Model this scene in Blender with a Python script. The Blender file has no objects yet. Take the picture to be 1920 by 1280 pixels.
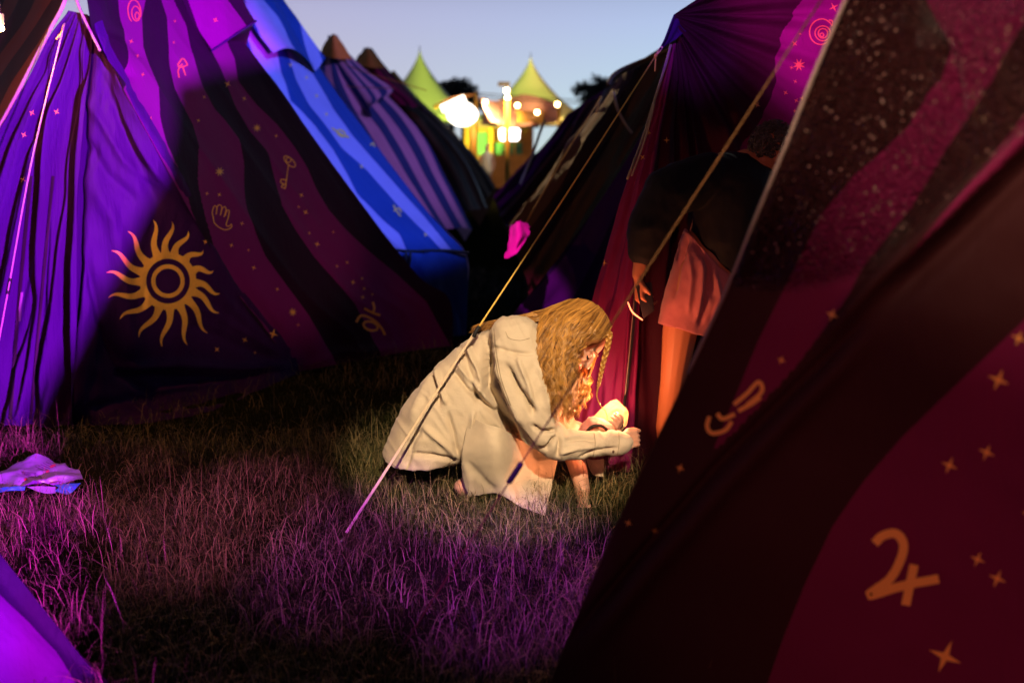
import bpy, bmesh, math, random
import numpy as np
from mathutils import Vector, Matrix
from mathutils.bvhtree import BVHTree

random.seed(7); RNG = np.random.default_rng(7)
SC = bpy.context.scene
COL = SC.collection

# ------------------------------------------------------------------ camera
CAM_H = 1.55; PITCH = math.radians(10.8); FPX = 1867.0; FOCUS = 4.2
cd = bpy.data.cameras.new('camera'); cam = bpy.data.objects.new('camera', cd); COL.objects.link(cam)
cam.location = (0, 0, CAM_H); cam.rotation_euler = (math.pi/2 - PITCH, 0, 0)
cd.sensor_width = 36.0; cd.lens = 36.0*FPX/1920.0; cd.clip_start = 0.05; cd.clip_end = 2000
cd.dof.use_dof = True; cd.dof.focus_distance = FOCUS; cd.dof.aperture_fstop = 1.5
SC.camera = cam

# ------------------------------------------------------------------ sky
world = bpy.data.worlds.new('World'); SC.world = world; world.use_nodes = True
nt = world.node_tree; nt.nodes.clear()
n_out = nt.nodes.new('ShaderNodeOutputWorld'); n_bg = nt.nodes.new('ShaderNodeBackground')
n_tc = nt.nodes.new('ShaderNodeTexCoord'); n_sep = nt.nodes.new('ShaderNodeSeparateXYZ')
n_ramp = nt.nodes.new('ShaderNodeValToRGB'); n_ramp2 = nt.nodes.new('ShaderNodeValToRGB'); n_mix = nt.nodes.new('ShaderNodeMix')
n_mix.data_type = 'RGBA'
n_az = nt.nodes.new('ShaderNodeMapRange'); n_az.inputs[1].default_value = -0.25; n_az.inputs[2].default_value = 0.22
def ramp(node, stops):
    cr = node.color_ramp
    while len(cr.elements) > 1: cr.elements.remove(cr.elements[-1])
    cr.elements[0].position = stops[0][0]; cr.elements[0].color = (*stops[0][1], 1)
    for p, c in stops[1:]:
        e = cr.elements.new(p); e.color = (*c, 1)
# dusk sky: mauve towards the left, clear pale blue towards the afterglow on the right, dark at the zenith
ramp(n_ramp,  [(0.0, (.60, .54, .58)), (0.06, (.55, .51, .63)), (0.13, (.47, .45, .66)), (0.24, (.12, .12, .24)), (0.5, (.025, .028, .06)), (1, (.010, .012, .03))])
ramp(n_ramp2, [(0.0, (.56, .80, .80)), (0.05, (.53, .76, .87)), (0.12, (.45, .58, .85)), (0.24, (.11, .14, .28)), (0.5, (.025, .030, .065)), (1, (.010, .012, .03))])
L_ = nt.links.new
L_(n_tc.outputs['Generated'], n_sep.inputs[0])
L_(n_sep.outputs['Z'], n_ramp.inputs[0]); L_(n_sep.outputs['Z'], n_ramp2.inputs[0])
L_(n_sep.outputs['X'], n_az.inputs[0]); L_(n_az.outputs[0], n_mix.inputs[0])
L_(n_ramp.outputs[0], n_mix.inputs[6]); L_(n_ramp2.outputs[0], n_mix.inputs[7])
n_dk = nt.nodes.new('ShaderNodeMapRange'); n_dk.inputs[1].default_value = -.6; n_dk.inputs[2].default_value = .7; n_dk.inputs[3].default_value = .22; n_dk.inputs[4].default_value = 1.0
L_(n_sep.outputs['Y'], n_dk.inputs[0])          # the sky away from the afterglow is already dark
n_mul = nt.nodes.new('ShaderNodeMix'); n_mul.data_type = 'RGBA'; n_mul.blend_type = 'MULTIPLY'; n_mul.inputs[0].default_value = 1
L_(n_mix.outputs[2], n_mul.inputs[6]); L_(n_dk.outputs[0], n_mul.inputs[7]); L_(n_mul.outputs[2], n_bg.inputs[0]); n_bg.inputs[1].default_value = 1.0
L_(n_bg.outputs[0], n_out.inputs[0])

# ------------------------------------------------------------------ stage and site lamps (all outside the frame; some spots added to light single areas)
def aim(o, target):
    o.rotation_euler = (Vector(target) - Vector(o.location)).to_track_quat('-Z', 'Y').to_euler()
def spot(name, loc, target, watts, color, cone, blend=0.25, radius=0.06):
    d = bpy.data.lights.new(name, 'SPOT'); d.energy = watts; d.color = color
    d.spot_size = math.radians(cone); d.spot_blend = blend; d.shadow_soft_size = radius
    o = bpy.data.objects.new(name, d); COL.objects.link(o); o.location = loc; aim(o, target); return o
def point(name, loc, watts, color, radius=0.03):
    d = bpy.data.lights.new(name, 'POINT'); d.energy = watts; d.color = color; d.shadow_soft_size = radius
    o = bpy.data.objects.new(name, d); COL.objects.link(o); o.location = loc; return o

spot('warm_flood', (.70, -1.5, 4.4), (-0.04, 4.25, 0.42), 2900, (1.0, .72, .45), 12.0, .5, .05)
spot('warm_side_flood', (1.6, -3.4, 2.3), (-1.75, 6.2, 1.22), 1200, (1.0, .60, .32), 12.5, .6, .05)
spot('red_wash', (-1.2, -6.0, 3.2), (2.2, 2.9, .7), 900, (1.0, .26, .25), 27, .8, .3)
spot('warm_roof_light', (-3.0, -2.0, 3.6), (1.3, 2.1, 1.9), 2000, (1.0, .66, .46), 17, .8, .05)
spot('violet_stage_light', (5.4, -5.0, 2.1), (-2.7, 6.0, 1.5), 38000, (.62, .02, 1.0), 22, .25, .07)
spot('blue_stage_light', (5.75, -4.9, 1.75), (-2.8, 6.0, 1.1), 9000, (.08, .04, 1.0), 19, .25, .07)
for k, (gx, gy, pw, cl) in enumerate([(-1.95, 4.2, 2400, (1.0, .20, .60)), (-1.2, 4.0, 4400, (1.0, .20, .75)), (-.55, 3.70, 5600, (.62, .08, 1.0)), (.02, 3.48, 7500, (.46, .04, 1.0))]):
    spot('grass_beam', (-1.3, -4.0, 5.6), (gx, gy, 0), pw, cl, 6.2, .9, .05)
spot('blue_lane_light', (3.4, 3.6, 6.0), (-2.2, 10.6, 1.4), 6500, (.12, .22, 1.0), 26, .5, .1)
spot('violet_lane_light', (5.0, 9.0, 6.5), (-2.6, 14.5, 2.6), 1500, (.85, .35, 1.0), 36, .5, .1)
spot('magenta_top_light', (-2.0, -5.5, 6.2), (1.75, 5.4, 2.45), 14000, (.85, .04, 1.0), 7.5, .7, .1)
spot('magenta_lane_light', (-1.6, 2.5, 5.4), tuple([.04, 7.2, .95]), 2600, (1.0, .06, .62), 3.6, .5, .05)
spot('amber_lane_light', (-2.4, 11.5, 4.6), (1.3, 8.6, 1.7), 900, (1.0, .66, .34), 40, .6, .1)
spot('pale_rim_light', (-1.2, 9.5, 5.0), (1.22, 4.8, 1.5), 900, (.85, .95, .8), 5, .6, .05)
spot('violet_tip_light', (-2.5, -5.5, 6.0), (.92, 5.3, 2.12), 5000, (.35, .06, 1.0), 2.8, .6, .1)

vs = SC.view_settings; vs.view_transform = 'Standard'; vs.look = 'None'; vs.exposure = 0.0; vs.gamma = 1.0
SC.render.engine = 'CYCLES'; SC.cycles.use_denoising = True; SC.cycles.max_bounces = 5
SC.cycles.diffuse_bounces = 3; SC.cycles.glossy_bounces = 2; SC.cycles.sample_clamp_indirect = 4.0
SC.cycles.caustics_reflective = False; SC.cycles.caustics_refractive = False

# ------------------------------------------------------------------ helpers
CT, ST = math.cos(PITCH), math.sin(PITCH)
def W(px, py, d):
    """a pixel of the photograph and a distance Y from the camera -> a point"""
    x = (px-960)/FPX; y = (640-py)/FPX
    k = d/(CT + y*ST)
    return np.array([x*k, d, CAM_H + k*(-ST + y*CT)])
def Wa(a):
    a = np.asarray(a, float); x = (a[..., 0]-960)/FPX; y = (640-a[..., 1])/FPX; d = a[..., 2]
    k = d/(CT + y*ST)
    return np.stack([x*k, d, CAM_H + k*(-ST + y*CT)], -1)
def G(px, py, z=0.0):
    x = (px-960)/FPX; y = (640-py)/FPX
    k = (CAM_H - z)/(ST - y*CT)
    return np.array([x*k, k*(CT + y*ST), z])
def project(P):
    P = np.asarray(P, float); q = P - np.array([0, 0, CAM_H])
    f = q[..., 1]*CT - q[..., 2]*ST; u = q[..., 1]*ST + q[..., 2]*CT
    return np.stack([960 + FPX*q[..., 0]/f, 640 - FPX*u/f], -1)

def tag(o, label=None, cat=None, group=None, kind=None):
    if label: o['label'] = label
    if cat: o['category'] = cat
    if group: o['group'] = group
    if kind: o['kind'] = kind
    return o
def empty(name, loc, label, cat, group=None):
    o = bpy.data.objects.new(name, None); COL.objects.link(o); o.location = tuple(loc); o.empty_display_size = .1
    return tag(o, label, cat, group)
def world_loc(o):
    l = Vector(o.location)
    return l
def link(name, me, material=None, parent=None, smooth=True):
    o = bpy.data.objects.new(name, me); COL.objects.link(o)
    if material is not None: me.materials.append(material)
    if smooth: me.polygons.foreach_set('use_smooth', [True]*len(me.polygons))
    if parent is not None:
        o.parent = parent
        root = parent
        while root.parent is not None: root = root.parent
        if parent.parent is None: o.matrix_parent_inverse = Matrix.Translation(-Vector(parent.location))
        else: o.matrix_parent_inverse = Matrix.Identity(4)
    return o
def mesh(name, V, F, material=None, parent=None, smooth=True):
    me = bpy.data.meshes.new(name); me.from_pydata([tuple(map(float, v)) for v in V], [], [tuple(f) for f in F]); me.update()
    return link(name, me, material, parent, smooth)

def catmull(P, n):
    """resample control points (k, ...) to n along axis 0"""
    P = np.asarray(P, float); k = len(P)
    if k == 1: return np.repeat(P, n, 0)
    t = np.linspace(0, k-1, n); i = np.minimum(t.astype(int), k-2); f = (t-i).reshape((-1,)+(1,)*(P.ndim-1))
    E = np.concatenate([[2*P[0]-P[1]], P, [2*P[-1]-P[-2]]])
    p0, p1, p2, p3 = E[i], E[i+1], E[i+2], E[i+3]
    return .5*((2*p1) + (p2-p0)*f + (2*p0-5*p1+4*p2-p3)*f*f + (-p0+3*p1-3*p2+p3)*f**3)

def hash2(i, j, s):
    h = np.sin(i*127.1 + j*311.7 + s*74.7)*43758.5453
    return h - np.floor(h)
def vnoise(x, y, s=0):
    i = np.floor(x); j = np.floor(y); fx = x-i; fy = y-j
    fx = fx*fx*(3-2*fx); fy = fy*fy*(3-2*fy)
    a = hash2(i, j, s); b = hash2(i+1, j, s); c = hash2(i, j+1, s); d = hash2(i+1, j+1, s)
    return (a*(1-fx)+b*fx)*(1-fy) + (c*(1-fx)+d*fx)*fy - .5
def fbm(x, y, s=0, o=3):
    r = 0; a = 1
    for k in range(o): r = r + a*vnoise(x*2**k, y*2**k, s+k*13); a *= .5
    return r
def ridge(x, y, s=0):
    return 1 - 4*np.abs(vnoise(x, y, s))
def seg_dist(px, py, pts):
    """distance to a polyline and the position along it (0..1)"""
    best = np.full(px.shape, 1e9); pos = np.zeros(px.shape); m = len(pts)-1
    for k in range(m):
        ax, ay = pts[k]; bx, by = pts[k+1]; dx, dy = bx-ax, by-ay
        t = np.clip(((px-ax)*dx + (py-ay)*dy)/(dx*dx+dy*dy+1e-9), 0, 1)
        d = np.hypot(px-ax-t*dx, py-ay-t*dy)
        q = d < best; best = np.where(q, d, best); pos = np.where(q, (k+t)/m, pos)
    return best, pos
def folds(px, py, strokes):
    """fold strokes drawn as polylines; each one (points, width, height) becomes a ridge (+) or crease (-)"""
    out = np.zeros(px.shape)
    for pts, w, a in strokes:
        d, t = seg_dist(px, py, pts)
        out += a*np.exp(-(d/w)**2)*np.clip(np.minimum(t, 1-t)*6 + .15, 0, 1)
    return out

SURF = {}
def normals(X):
    du = np.gradient(X, axis=0); dv = np.gradient(X, axis=1)
    n = np.cross(du, dv); n /= (np.linalg.norm(n, axis=-1, keepdims=True)+1e-12)
    return n
def surface(name, ctrl, nu, nv, material, parent, disp=None, stripes=None, wall=None, close=False, attr=None):
    """a cloth sheet through a grid of (px, py, distance) control points"""
    c = np.asarray(ctrl, float)
    a = catmull(c, nu); a = catmull(a.swapaxes(0, 1), nv).swapaxes(0, 1)
    X = Wa(a); n = normals(X)
    tocam = np.array([0, 0, CAM_H]) - X
    if np.mean(np.sum(n*tocam, -1)) < 0: n = -n
    U, V = np.meshgrid(np.linspace(0, 1, nu), np.linspace(0, 1, nv), indexing='ij')
    if disp is not None: X = X + n*disp(a[..., 0], a[..., 1], U, V)[..., None]
    vs_ = X.reshape(-1, 3)
    idx = np.arange(nu*nv).reshape(nu, nv)
    F = np.stack([idx[:-1, :-1], idx[1:, :-1], idx[1:, 1:], idx[:-1, 1:]], -1).reshape(-1, 4)
    o = mesh(name, vs_, F.tolist(), material, parent)
    me = o.data
    uv = me.attributes.new('panel_u', 'FLOAT', 'POINT'); uv.data.foreach_set('value', U.reshape(-1))
    uv = me.attributes.new('panel_v', 'FLOAT', 'POINT'); uv.data.foreach_set('value', V.reshape(-1))
    s = stripes(a[..., 0], a[..., 1], U, V) if stripes is not None else np.zeros_like(U)
    at = me.attributes.new('stripe', 'FLOAT', 'POINT'); at.data.foreach_set('value', s.reshape(-1))
    if attr is not None:
        at = me.attributes.new('mask', 'FLOAT', 'POINT'); at.data.foreach_set('value', attr(a[..., 0], a[..., 1], U, V).reshape(-1))
    SURF[o.name] = BVHTree.FromPolygons([Vector(v) for v in vs_], F.tolist())
    return o

def boundaries(bs):
    """stripe coordinate from a list of boundaries, each a list of (px, py) going down the picture"""
    def f(px, py, U, V):
        xs = []
        for b in bs:
            b = sorted(b, key=lambda q: q[1]); ys = [q[1] for q in b]; x = [q[0] for q in b]
            xi = np.interp(py, ys, x)
            lo = py < ys[0]; hi = py > ys[-1]
            xi = np.where(lo, x[0] + (py-ys[0])*(x[1]-x[0])/(ys[1]-ys[0]), xi)
            xi = np.where(hi, x[-1] + (py-ys[-1])*(x[-1]-x[-2])/(ys[-1]-ys[-2]), xi)
            xs.append(xi)
        s = np.full(px.shape, -0.5)
        s = np.where(px < xs[0], -np.clip((xs[0]-px)/80., 0.001, .98), s)
        for k in range(len(xs)):
            if k < len(xs)-1:
                w = np.maximum(xs[k+1]-xs[k], 4)
                s = np.where(px >= xs[k], k + np.clip((px-xs[k])/w, 0, .999), s)
            else:
                s = np.where(px >= xs[k], k + np.clip((px-xs[k])/80., 0, .98), s)
        return s
    return f

def tube(name, pts, radius, material, parent=None, seg=8, n=None, capped=True):
    P = np.asarray(pts, float)
    r = np.asarray(radius if np.ndim(radius) else [radius]*len(P), float)
    if n: P = catmull(P, n); r = np.interp(np.linspace(0, 1, n), np.linspace(0, 1, len(r)), r)
    V, F = tube_data(P, r, seg, capped)
    return mesh(name, V, F, material, parent)
def tube_data(P, r, seg=8, capped=True, base=0):
    P = np.asarray(P, float); T = np.gradient(P, axis=0); T /= np.linalg.norm(T, axis=1, keepdims=True)+1e-12
    up = np.array([0, 0, 1.]) if abs(T[0][2]) < .9 else np.array([1., 0, 0])
    N = []; a = np.cross(T[0], up); a /= np.linalg.norm(a)
    for t in T:
        a = a - t*np.dot(a, t); a /= np.linalg.norm(a)+1e-12; N.append(a)
    N = np.array(N); B = np.cross(T, N)
    th = np.linspace(0, 2*np.pi, seg, endpoint=False)
    V = P[:, None, :] + r[:, None, None]*(np.cos(th)[None, :, None]*N[:, None, :] + np.sin(th)[None, :, None]*B[:, None, :])
    V = V.reshape(-1, 3); F = []
    m = len(P)
    for i in range(m-1):
        for j in range(seg):
            k = (j+1) % seg
            F.append((base+i*seg+j, base+i*seg+k, base+(i+1)*seg+k, base+(i+1)*seg+j))
    if capped:
        F.append(tuple(base+j for j in range(seg))[::-1]); F.append(tuple(base+(m-1)*seg+j for j in range(seg)))
    return V, F

def strip(name, target, pts, widths, material, parent, off=.004, n=None):
    """a flat print: a band of varying width laid on the cloth it is printed on"""
    P = np.asarray(pts, float); w = np.asarray(widths if np.ndim(widths) else [widths]*len(P), float)
    n = n or max(6, int(np.sum(np.hypot(*np.diff(P, axis=0).T))/5)+2)
    P = catmull(P, n) if len(P) > 2 else P[0]+(P[-1]-P[0])*np.linspace(0, 1, n)[:, None]
    w = np.interp(np.linspace(0, 1, n), np.linspace(0, 1, len(w)), w)
    T = np.gradient(P, axis=0); T /= np.linalg.norm(T, axis=1, keepdims=True)+1e-9
    N = np.stack([-T[:, 1], T[:, 0]], -1)
    V = []; F = []; c = Vector((0, 0, CAM_H)); bvh = SURF[target.name]
    for i in range(n):
        row = []
        for s in (-1, -.5, 0, .5, 1):
            q = P[i] + N[i]*w[i]*.5*s
            p = Vector(W(q[0], q[1], 5.0)); dr = (p-c).normalized()
            h = bvh.ray_cast(c, dr)
            if h[0] is None: row = None; break
            row.append(h[0] + (-dr)*off)
        if row is None: continue
        V += row
    k = len(V)//5
    for i in range(k-1):
        for j in range(4): F.append((i*5+j, i*5+j+1, i*5+5+j+1, i*5+5+j))
    if k < 2: return None
    return mesh(name, V, F, material, parent)

# ------------------------------------------------------------------ materials
def new_mat(name):
    m = bpy.data.materials.new(name); m.use_nodes = True
    return m, m.node_tree.nodes, m.node_tree.links, m.node_tree.nodes['Principled BSDF']
def simple(name, color, rough=.7, spec=.3, metal=0, noise=0, nscale=40, emit=None, estr=0, bump=0, bscale=200):
    m, N, L, b = new_mat(name)
    b.inputs['Base Color'].default_value = (*color, 1); b.inputs['Roughness'].default_value = rough
    b.inputs['Specular IOR Level'].default_value = spec; b.inputs['Metallic'].default_value = metal
    if noise:
        t = N.new('ShaderNodeTexNoise'); t.inputs['Scale'].default_value = nscale; t.inputs['Detail'].default_value = 4
        r = N.new('ShaderNodeMapRange'); r.inputs[3].default_value = 1-noise; r.inputs[4].default_value = 1+noise
        x = N.new('ShaderNodeMix'); x.data_type = 'RGBA'; x.blend_type = 'MULTIPLY'; x.inputs[0].default_value = 1
        x.inputs[6].default_value = (*color, 1)
        L.new(t.outputs[0], r.inputs[0]); L.new(r.outputs[0], x.inputs[7]); L.new(x.outputs[2], b.inputs['Base Color'])
    if bump:
        t = N.new('ShaderNodeTexNoise'); t.inputs['Scale'].default_value = bscale; t.inputs['Detail'].default_value = 3
        bp = N.new('ShaderNodeBump'); bp.inputs['Strength'].default_value = bump; bp.inputs['Distance'].default_value = .002
        L.new(t.outputs[0], bp.inputs['Height']); L.new(bp.outputs[0], b.inputs['Normal'])
    if emit: b.inputs['Emission Color'].default_value = (*emit, 1); b.inputs['Emission Strength'].default_value = estr
    return m
def tent_cloth(name, light, dark, rough=.62, sheen=.0, crinkle=.35, wet=False):
    """printed tent cloth: two tones of wavy stripe read from the sheet's stripe coordinate, fine crinkle, seams"""
    m, N, L, b = new_mat(name)
    a = N.new('ShaderNodeAttribute'); a.attribute_name = 'stripe'
    md = N.new('ShaderNodeMath'); md.operation = 'FLOORED_MODULO'; md.inputs[1].default_value = 2.0
    gt = N.new('ShaderNodeMapRange'); gt.inputs[1].default_value = .985; gt.inputs[2].default_value = 1.0
    L.new(a.outputs['Fac'], md.inputs[0]); L.new(md.outputs[0], gt.inputs[0])
    x = N.new('ShaderNodeMix'); x.data_type = 'RGBA'
    x.inputs[6].default_value = (*light, 1); x.inputs[7].default_value = (*dark, 1)
    L.new(gt.outputs[0], x.inputs[0])
    nz = N.new('ShaderNodeTexNoise'); nz.inputs['Scale'].default_value = 6; nz.inputs['Detail'].default_value = 5
    mr = N.new('ShaderNodeMapRange'); mr.inputs[3].default_value = .82; mr.inputs[4].default_value = 1.15
    L.new(nz.outputs[0], mr.inputs[0])
    mu = N.new('ShaderNodeMix'); mu.data_type = 'RGBA'; mu.blend_type = 'MULTIPLY'; mu.inputs[0].default_value = 1
    L.new(x.outputs[2], mu.inputs[6]); L.new(mr.outputs[0], mu.inputs[7])
    L.new(mu.outputs[2], b.inputs['Base Color'])
    b.inputs['Roughness'].default_value = rough; b.inputs['Specular IOR Level'].default_value = .10
    b.inputs['Sheen Weight'].default_value = sheen; b.inputs['Sheen Roughness'].default_value = .5
    # crinkle running down the cloth
    tc = N.new('ShaderNodeTexCoord'); mp = N.new('ShaderNodeMapping'); mp.inputs['Scale'].default_value = (60, 60, 7)
    n1 = N.new('ShaderNodeTexNoise'); n1.inputs['Scale'].default_value = 1.0; n1.inputs['Detail'].default_value = 3
    n2 = N.new('ShaderNodeTexNoise'); n2.inputs['Scale'].default_value = 420; n2.inputs['Detail'].default_value = 1
    L.new(tc.outputs['Object'], mp.inputs[0]); L.new(mp.outputs[0], n1.inputs['Vector']); L.new(tc.outputs['Object'], n2.inputs['Vector'])
    ad = N.new('ShaderNodeMath'); ad.operation = 'MULTIPLY_ADD'; ad.inputs[1].default_value = .25
    L.new(n2.outputs[0], ad.inputs[0]); L.new(n1.outputs[0], ad.inputs[2])
    bp = N.new('ShaderNodeBump'); bp.inputs['Strength'].default_value = crinkle; bp.inputs['Distance'].default_value = .01
    L.new(ad.outputs[0], bp.inputs['Height']); L.new(bp.outputs[0], b.inputs['Normal'])
    if wet:
        ms = N.new('ShaderNodeAttribute'); ms.attribute_name = 'mask'
        wn = N.new('ShaderNodeTexNoise'); wn.inputs['Scale'].default_value = 55; wn.inputs['Detail'].default_value = 4; wn.inputs['Distortion'].default_value = 1.2
        vo = N.new('ShaderNodeTexVoronoi'); vo.inputs['Scale'].default_value = 130
        L.new(tc.outputs['Object'], wn.inputs['Vector']); L.new(tc.outputs['Object'], vo.inputs['Vector'])
        sm = N.new('ShaderNodeMath'); sm.operation = 'MULTIPLY_ADD'; sm.inputs[1].default_value = -.8
        L.new(vo.outputs['Distance'], sm.inputs[0]); L.new(wn.outputs[0], sm.inputs[2])
        mm = N.new('ShaderNodeMath'); mm.operation = 'MULTIPLY'; L.new(sm.outputs[0], mm.inputs[0]); L.new(ms.outputs['Fac'], mm.inputs[1])
        b2 = N.new('ShaderNodeBump'); b2.inputs['Strength'].default_value = 1; b2.inputs['Distance'].default_value = .03
        L.new(mm.outputs[0], b2.inputs['Height']); L.new(bp.outputs[0], b2.inputs['Normal']); L.new(b2.outputs[0], b.inputs['Normal'])
        rr = N.new('ShaderNodeMapRange'); rr.inputs[3].default_value = rough; rr.inputs[4].default_value = .22
        L.new(ms.outputs['Fac'], rr.inputs[0]); L.new(rr.outputs[0], b.inputs['Roughness'])
        L.new(ms.outputs['Fac'], b.inputs['Coat Weight']); b.inputs['Coat Roughness'].default_value = .18
        L.new(b2.outputs[0], b.inputs['Coat Normal'])
    return m
LIGHT = (.155, .008, .15); DARK = (.018, .003, .022); PLUM = (.036, .005, .085)
M = {}
M['cloth'] = tent_cloth('tent_cloth', LIGHT, DARK)
M['plum'] = tent_cloth('plum_tent_cloth', PLUM, PLUM, crinkle=.6)
M['rust'] = tent_cloth('rust_tent_cloth', (.34, .06, .04), (.08, .016, .014), crinkle=.5)
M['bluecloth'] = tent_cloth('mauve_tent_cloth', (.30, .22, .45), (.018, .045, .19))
M['brown'] = tent_cloth('brown_tent_cloth', (.11, .045, .035), (.02, .008, .008), rough=.45)
M['gloss'] = tent_cloth('damp_tent_cloth', (.11, .065, .034), (.035, .02, .014), rough=.42, crinkle=.9)
M['indigo'] = tent_cloth('indigo_tent_cloth', (.05, .014, .11), (.015, .01, .05))
M['magenta'] = tent_cloth('magenta_tent_cloth', (.30, .02, .15), (.07, .008, .05))
M['burgundy'] = tent_cloth('burgundy_tent_cloth', (.19, .012, .08), (.045, .006, .016))
M['wet'] = tent_cloth('wet_tent_cloth', (.14, .010, .050), (.034, .010, .010), wet=True)
M['gold'] = simple('gold_print', (.80, .42, .085), .55, .3, noise=.12)
M['piping'] = simple('cream_piping', (.34, .29, .22), .6, noise=.25, nscale=120, bump=.6)
M['edging'] = simple('grey_edging', (.20, .15, .13), .6, noise=.3, nscale=90)
M['rope'] = simple('yellow_rope', (.80, .55, .12), .65, noise=.15, nscale=300, bump=.6, bscale=500)
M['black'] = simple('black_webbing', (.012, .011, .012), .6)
M['grey'] = simple('grey_steel', (.25, .24, .23), .4, metal=.8)

# ------------------------------------------------------------------ ground
def ground_mat():
    m, N, L, b = new_mat('field_soil')
    n = N.new('ShaderNodeTexNoise'); n.inputs['Scale'].default_value = 3.0; n.inputs['Detail'].default_value = 8
    r = N.new('ShaderNodeValToRGB'); L.new(n.outputs[0], r.inputs[0])
    r.color_ramp.elements[0].position = .3; r.color_ramp.elements[0].color = (.010, .012, .005, 1)
    r.color_ramp.elements[1].position = .7; r.color_ramp.elements[1].color = (.030, .028, .012, 1)
    L.new(r.outputs[0], b.inputs['Base Color']); b.inputs['Roughness'].default_value = .95; b.inputs['Specular IOR Level'].default_value = 0
    return m
g = mesh('ground', [(-400, -60, 0), (400, -60, 0), (400, 900, 0), (-400, 900, 0)], [(0, 1, 2, 3)], ground_mat())
tag(g, kind='structure')

# ------------------------------------------------------------------ print shapes
def star4(target, parent, x, y, r, rot=0.0, eight=False):
    o = None
    for k in range(4 if eight else 2):
        a = rot + k*math.pi/(4 if eight else 2); dx, dy = math.cos(a)*r, math.sin(a)*r
        s = strip('star_print', target, [(x-dx, y-dy), (x, y), (x+dx, y+dy)], [0.3, r*.42, 0.3], M['gold'], parent, off=.003+.0012*k, n=7)
        o = o or s
        if s is not None and s is not o:     # both bars of a star form one print
            me = o.data; bm = bmesh.new(); bm.from_mesh(me); bm.from_mesh(s.data); bm.to_mesh(me); bm.free()
            bpy.data.objects.remove(s)
    return o
def lines(name, target, parent, polys, width, off=.003):
    """an outline print made of several drawn lines, one object"""
    first = None
    for k, p in enumerate(polys):
        s = strip(name, target, p, width, M['gold'], parent, off=off+.0006*k)
        if s is None: continue
        if first is None: first = s; continue
        bm = bmesh.new(); bm.from_mesh(first.data); bm.from_mesh(s.data); bm.to_mesh(first.data); bm.free(); bpy.data.objects.remove(s)
    return first
def ring(cx, cy, rx, ry, a0=0, a1=2*math.pi, rot=0, n=20):
    t = np.linspace(a0, a1, n); x = rx*np.cos(t); y = ry*np.sin(t)
    return np.stack([cx + x*math.cos(rot) - y*math.sin(rot), cy + x*math.sin(rot) + y*math.cos(rot)], -1)
def loop(pts): return list(pts)+[pts[0]]
def rear_loft(name, edge, top, bottom, material, parent, n=30, m=8):
    """the side of a tent that turns away: cloth from a seen edge (px, py, distance) back to a line between two points"""
    A = Wa(catmull(np.array(edge, float), n)); A[:, 1] += .01; A[:, 2] = np.maximum(A[:, 2], -.02); q = np.linspace(0, 1, n)[:, None]
    B = np.array(top, float)*(1-q) + np.array(bottom, float)*q; V = []; F = []
    for i in range(n):
        for j in range(m): t = j/(m-1); V.append(A[i]*(1-t)+B[i]*t)
    for i in range(n-1):
        for j in range(m-1): F.append((i*m+j, i*m+j+1, (i+1)*m+j+1, (i+1)*m+j))
    return mesh(name, V, F, material, parent)
def back_sheet(name, pts, material, parent, nu=14, nv=14):
    """the far side of a tent: a plain four-cornered sheet between points"""
    a, b, c, d = [np.array(p, float) for p in pts]; V = []; F = []
    for i in range(nu):
        for j in range(nv):
            u = i/(nu-1); v = j/(nv-1); p = (a*(1-v)+b*v)*(1-u) + (d*(1-v)+c*v)*u
            V.append(p + np.array([.02*math.sin(9*v+3*u), 0, .02*math.sin(7*u)]))
    for i in range(nu-1):
        for j in range(nv-1): F.append((i*nv+j, i*nv+j+1, (i+1)*nv+j+1, (i+1)*nv+j))
    o = mesh(name, V, F, material, parent); return o

TG = 'printed festival tents pitched in two rows'
# ================================================================== tent with the sun, left
T1 = empty('bell_tent', (-3.0, 7.3, 0), 'large plum tent at left with a golden sun printed beside its door', 'tent', TG)
b1 = [(222,-60),(225,0),(229,35),(236,70),(241,120),(236,160),(222,200),(200,240)]
b2 = [(275,-60),(272,0),(266,34),(270,86),(285,128),(296,165),(302,218),(318,270),(345,330),(365,400),(392,470),(420,540),(470,600),(500,660)]
b3 = [(288,-60),(300,0),(311,34),(313,75),(319,124),(330,165),(349,203),(364,232),(371,270),(371,338),(382,394),(402,470),(436,540),(486,600),(530,665)]
b4 = [(300,-60),(326,0),(349,45),(360,101),(379,165),(398,203),(424,232),(446,262),(458,308),(461,356),(465,398),(480,439),(499,480),(535,530),(580,590),(620,660)]
b5 = [(330,-60),(365,20),(403,109),(420,150),(439,203),(465,248),(499,285),(514,338),(525,386),(551,431),(585,480),(625,525),(665,570),(705,650)]
b6 = [(360,-60),(400,20),(439,109),(446,150),(480,195),(518,232),(548,270),(574,311),(593,356),(615,394),(642,425),(690,470),(745,515),(800,565),(830,620)]
st1 = boundaries([b1, b2, b3, b4, b5, b6])
def l1_stripes(px, py, U, V): return st1(px, py, U, V)      # light between b1 and b2
seam1 = [(200,-258,7.3),(152,-80,5.9),(165,0,5.55),(190,80,5.5),(235,170,5.5),(330,345,5.7),(450,560,6.3),(535,672,6.85),(543,716,6.95)]
right1 = [(202,-258,7.32),(330,-90,7.4),(400,0,7.45),(462,85,7.5),(525,170,7.55),(650,345,7.65),(778,512,7.8),(842,562,7.9),(848,660,7.95)]
rows = []
for (a, b) in zip(seam1, right1):
    a = np.array(a, float); b = np.array(b, float)
    rows.append([a, a*.72+b*.28+[0, 0, -.02], a*.45+b*.55+[0, 0, .02], a*.2+b*.8+[0, 0, .03], b])
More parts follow.
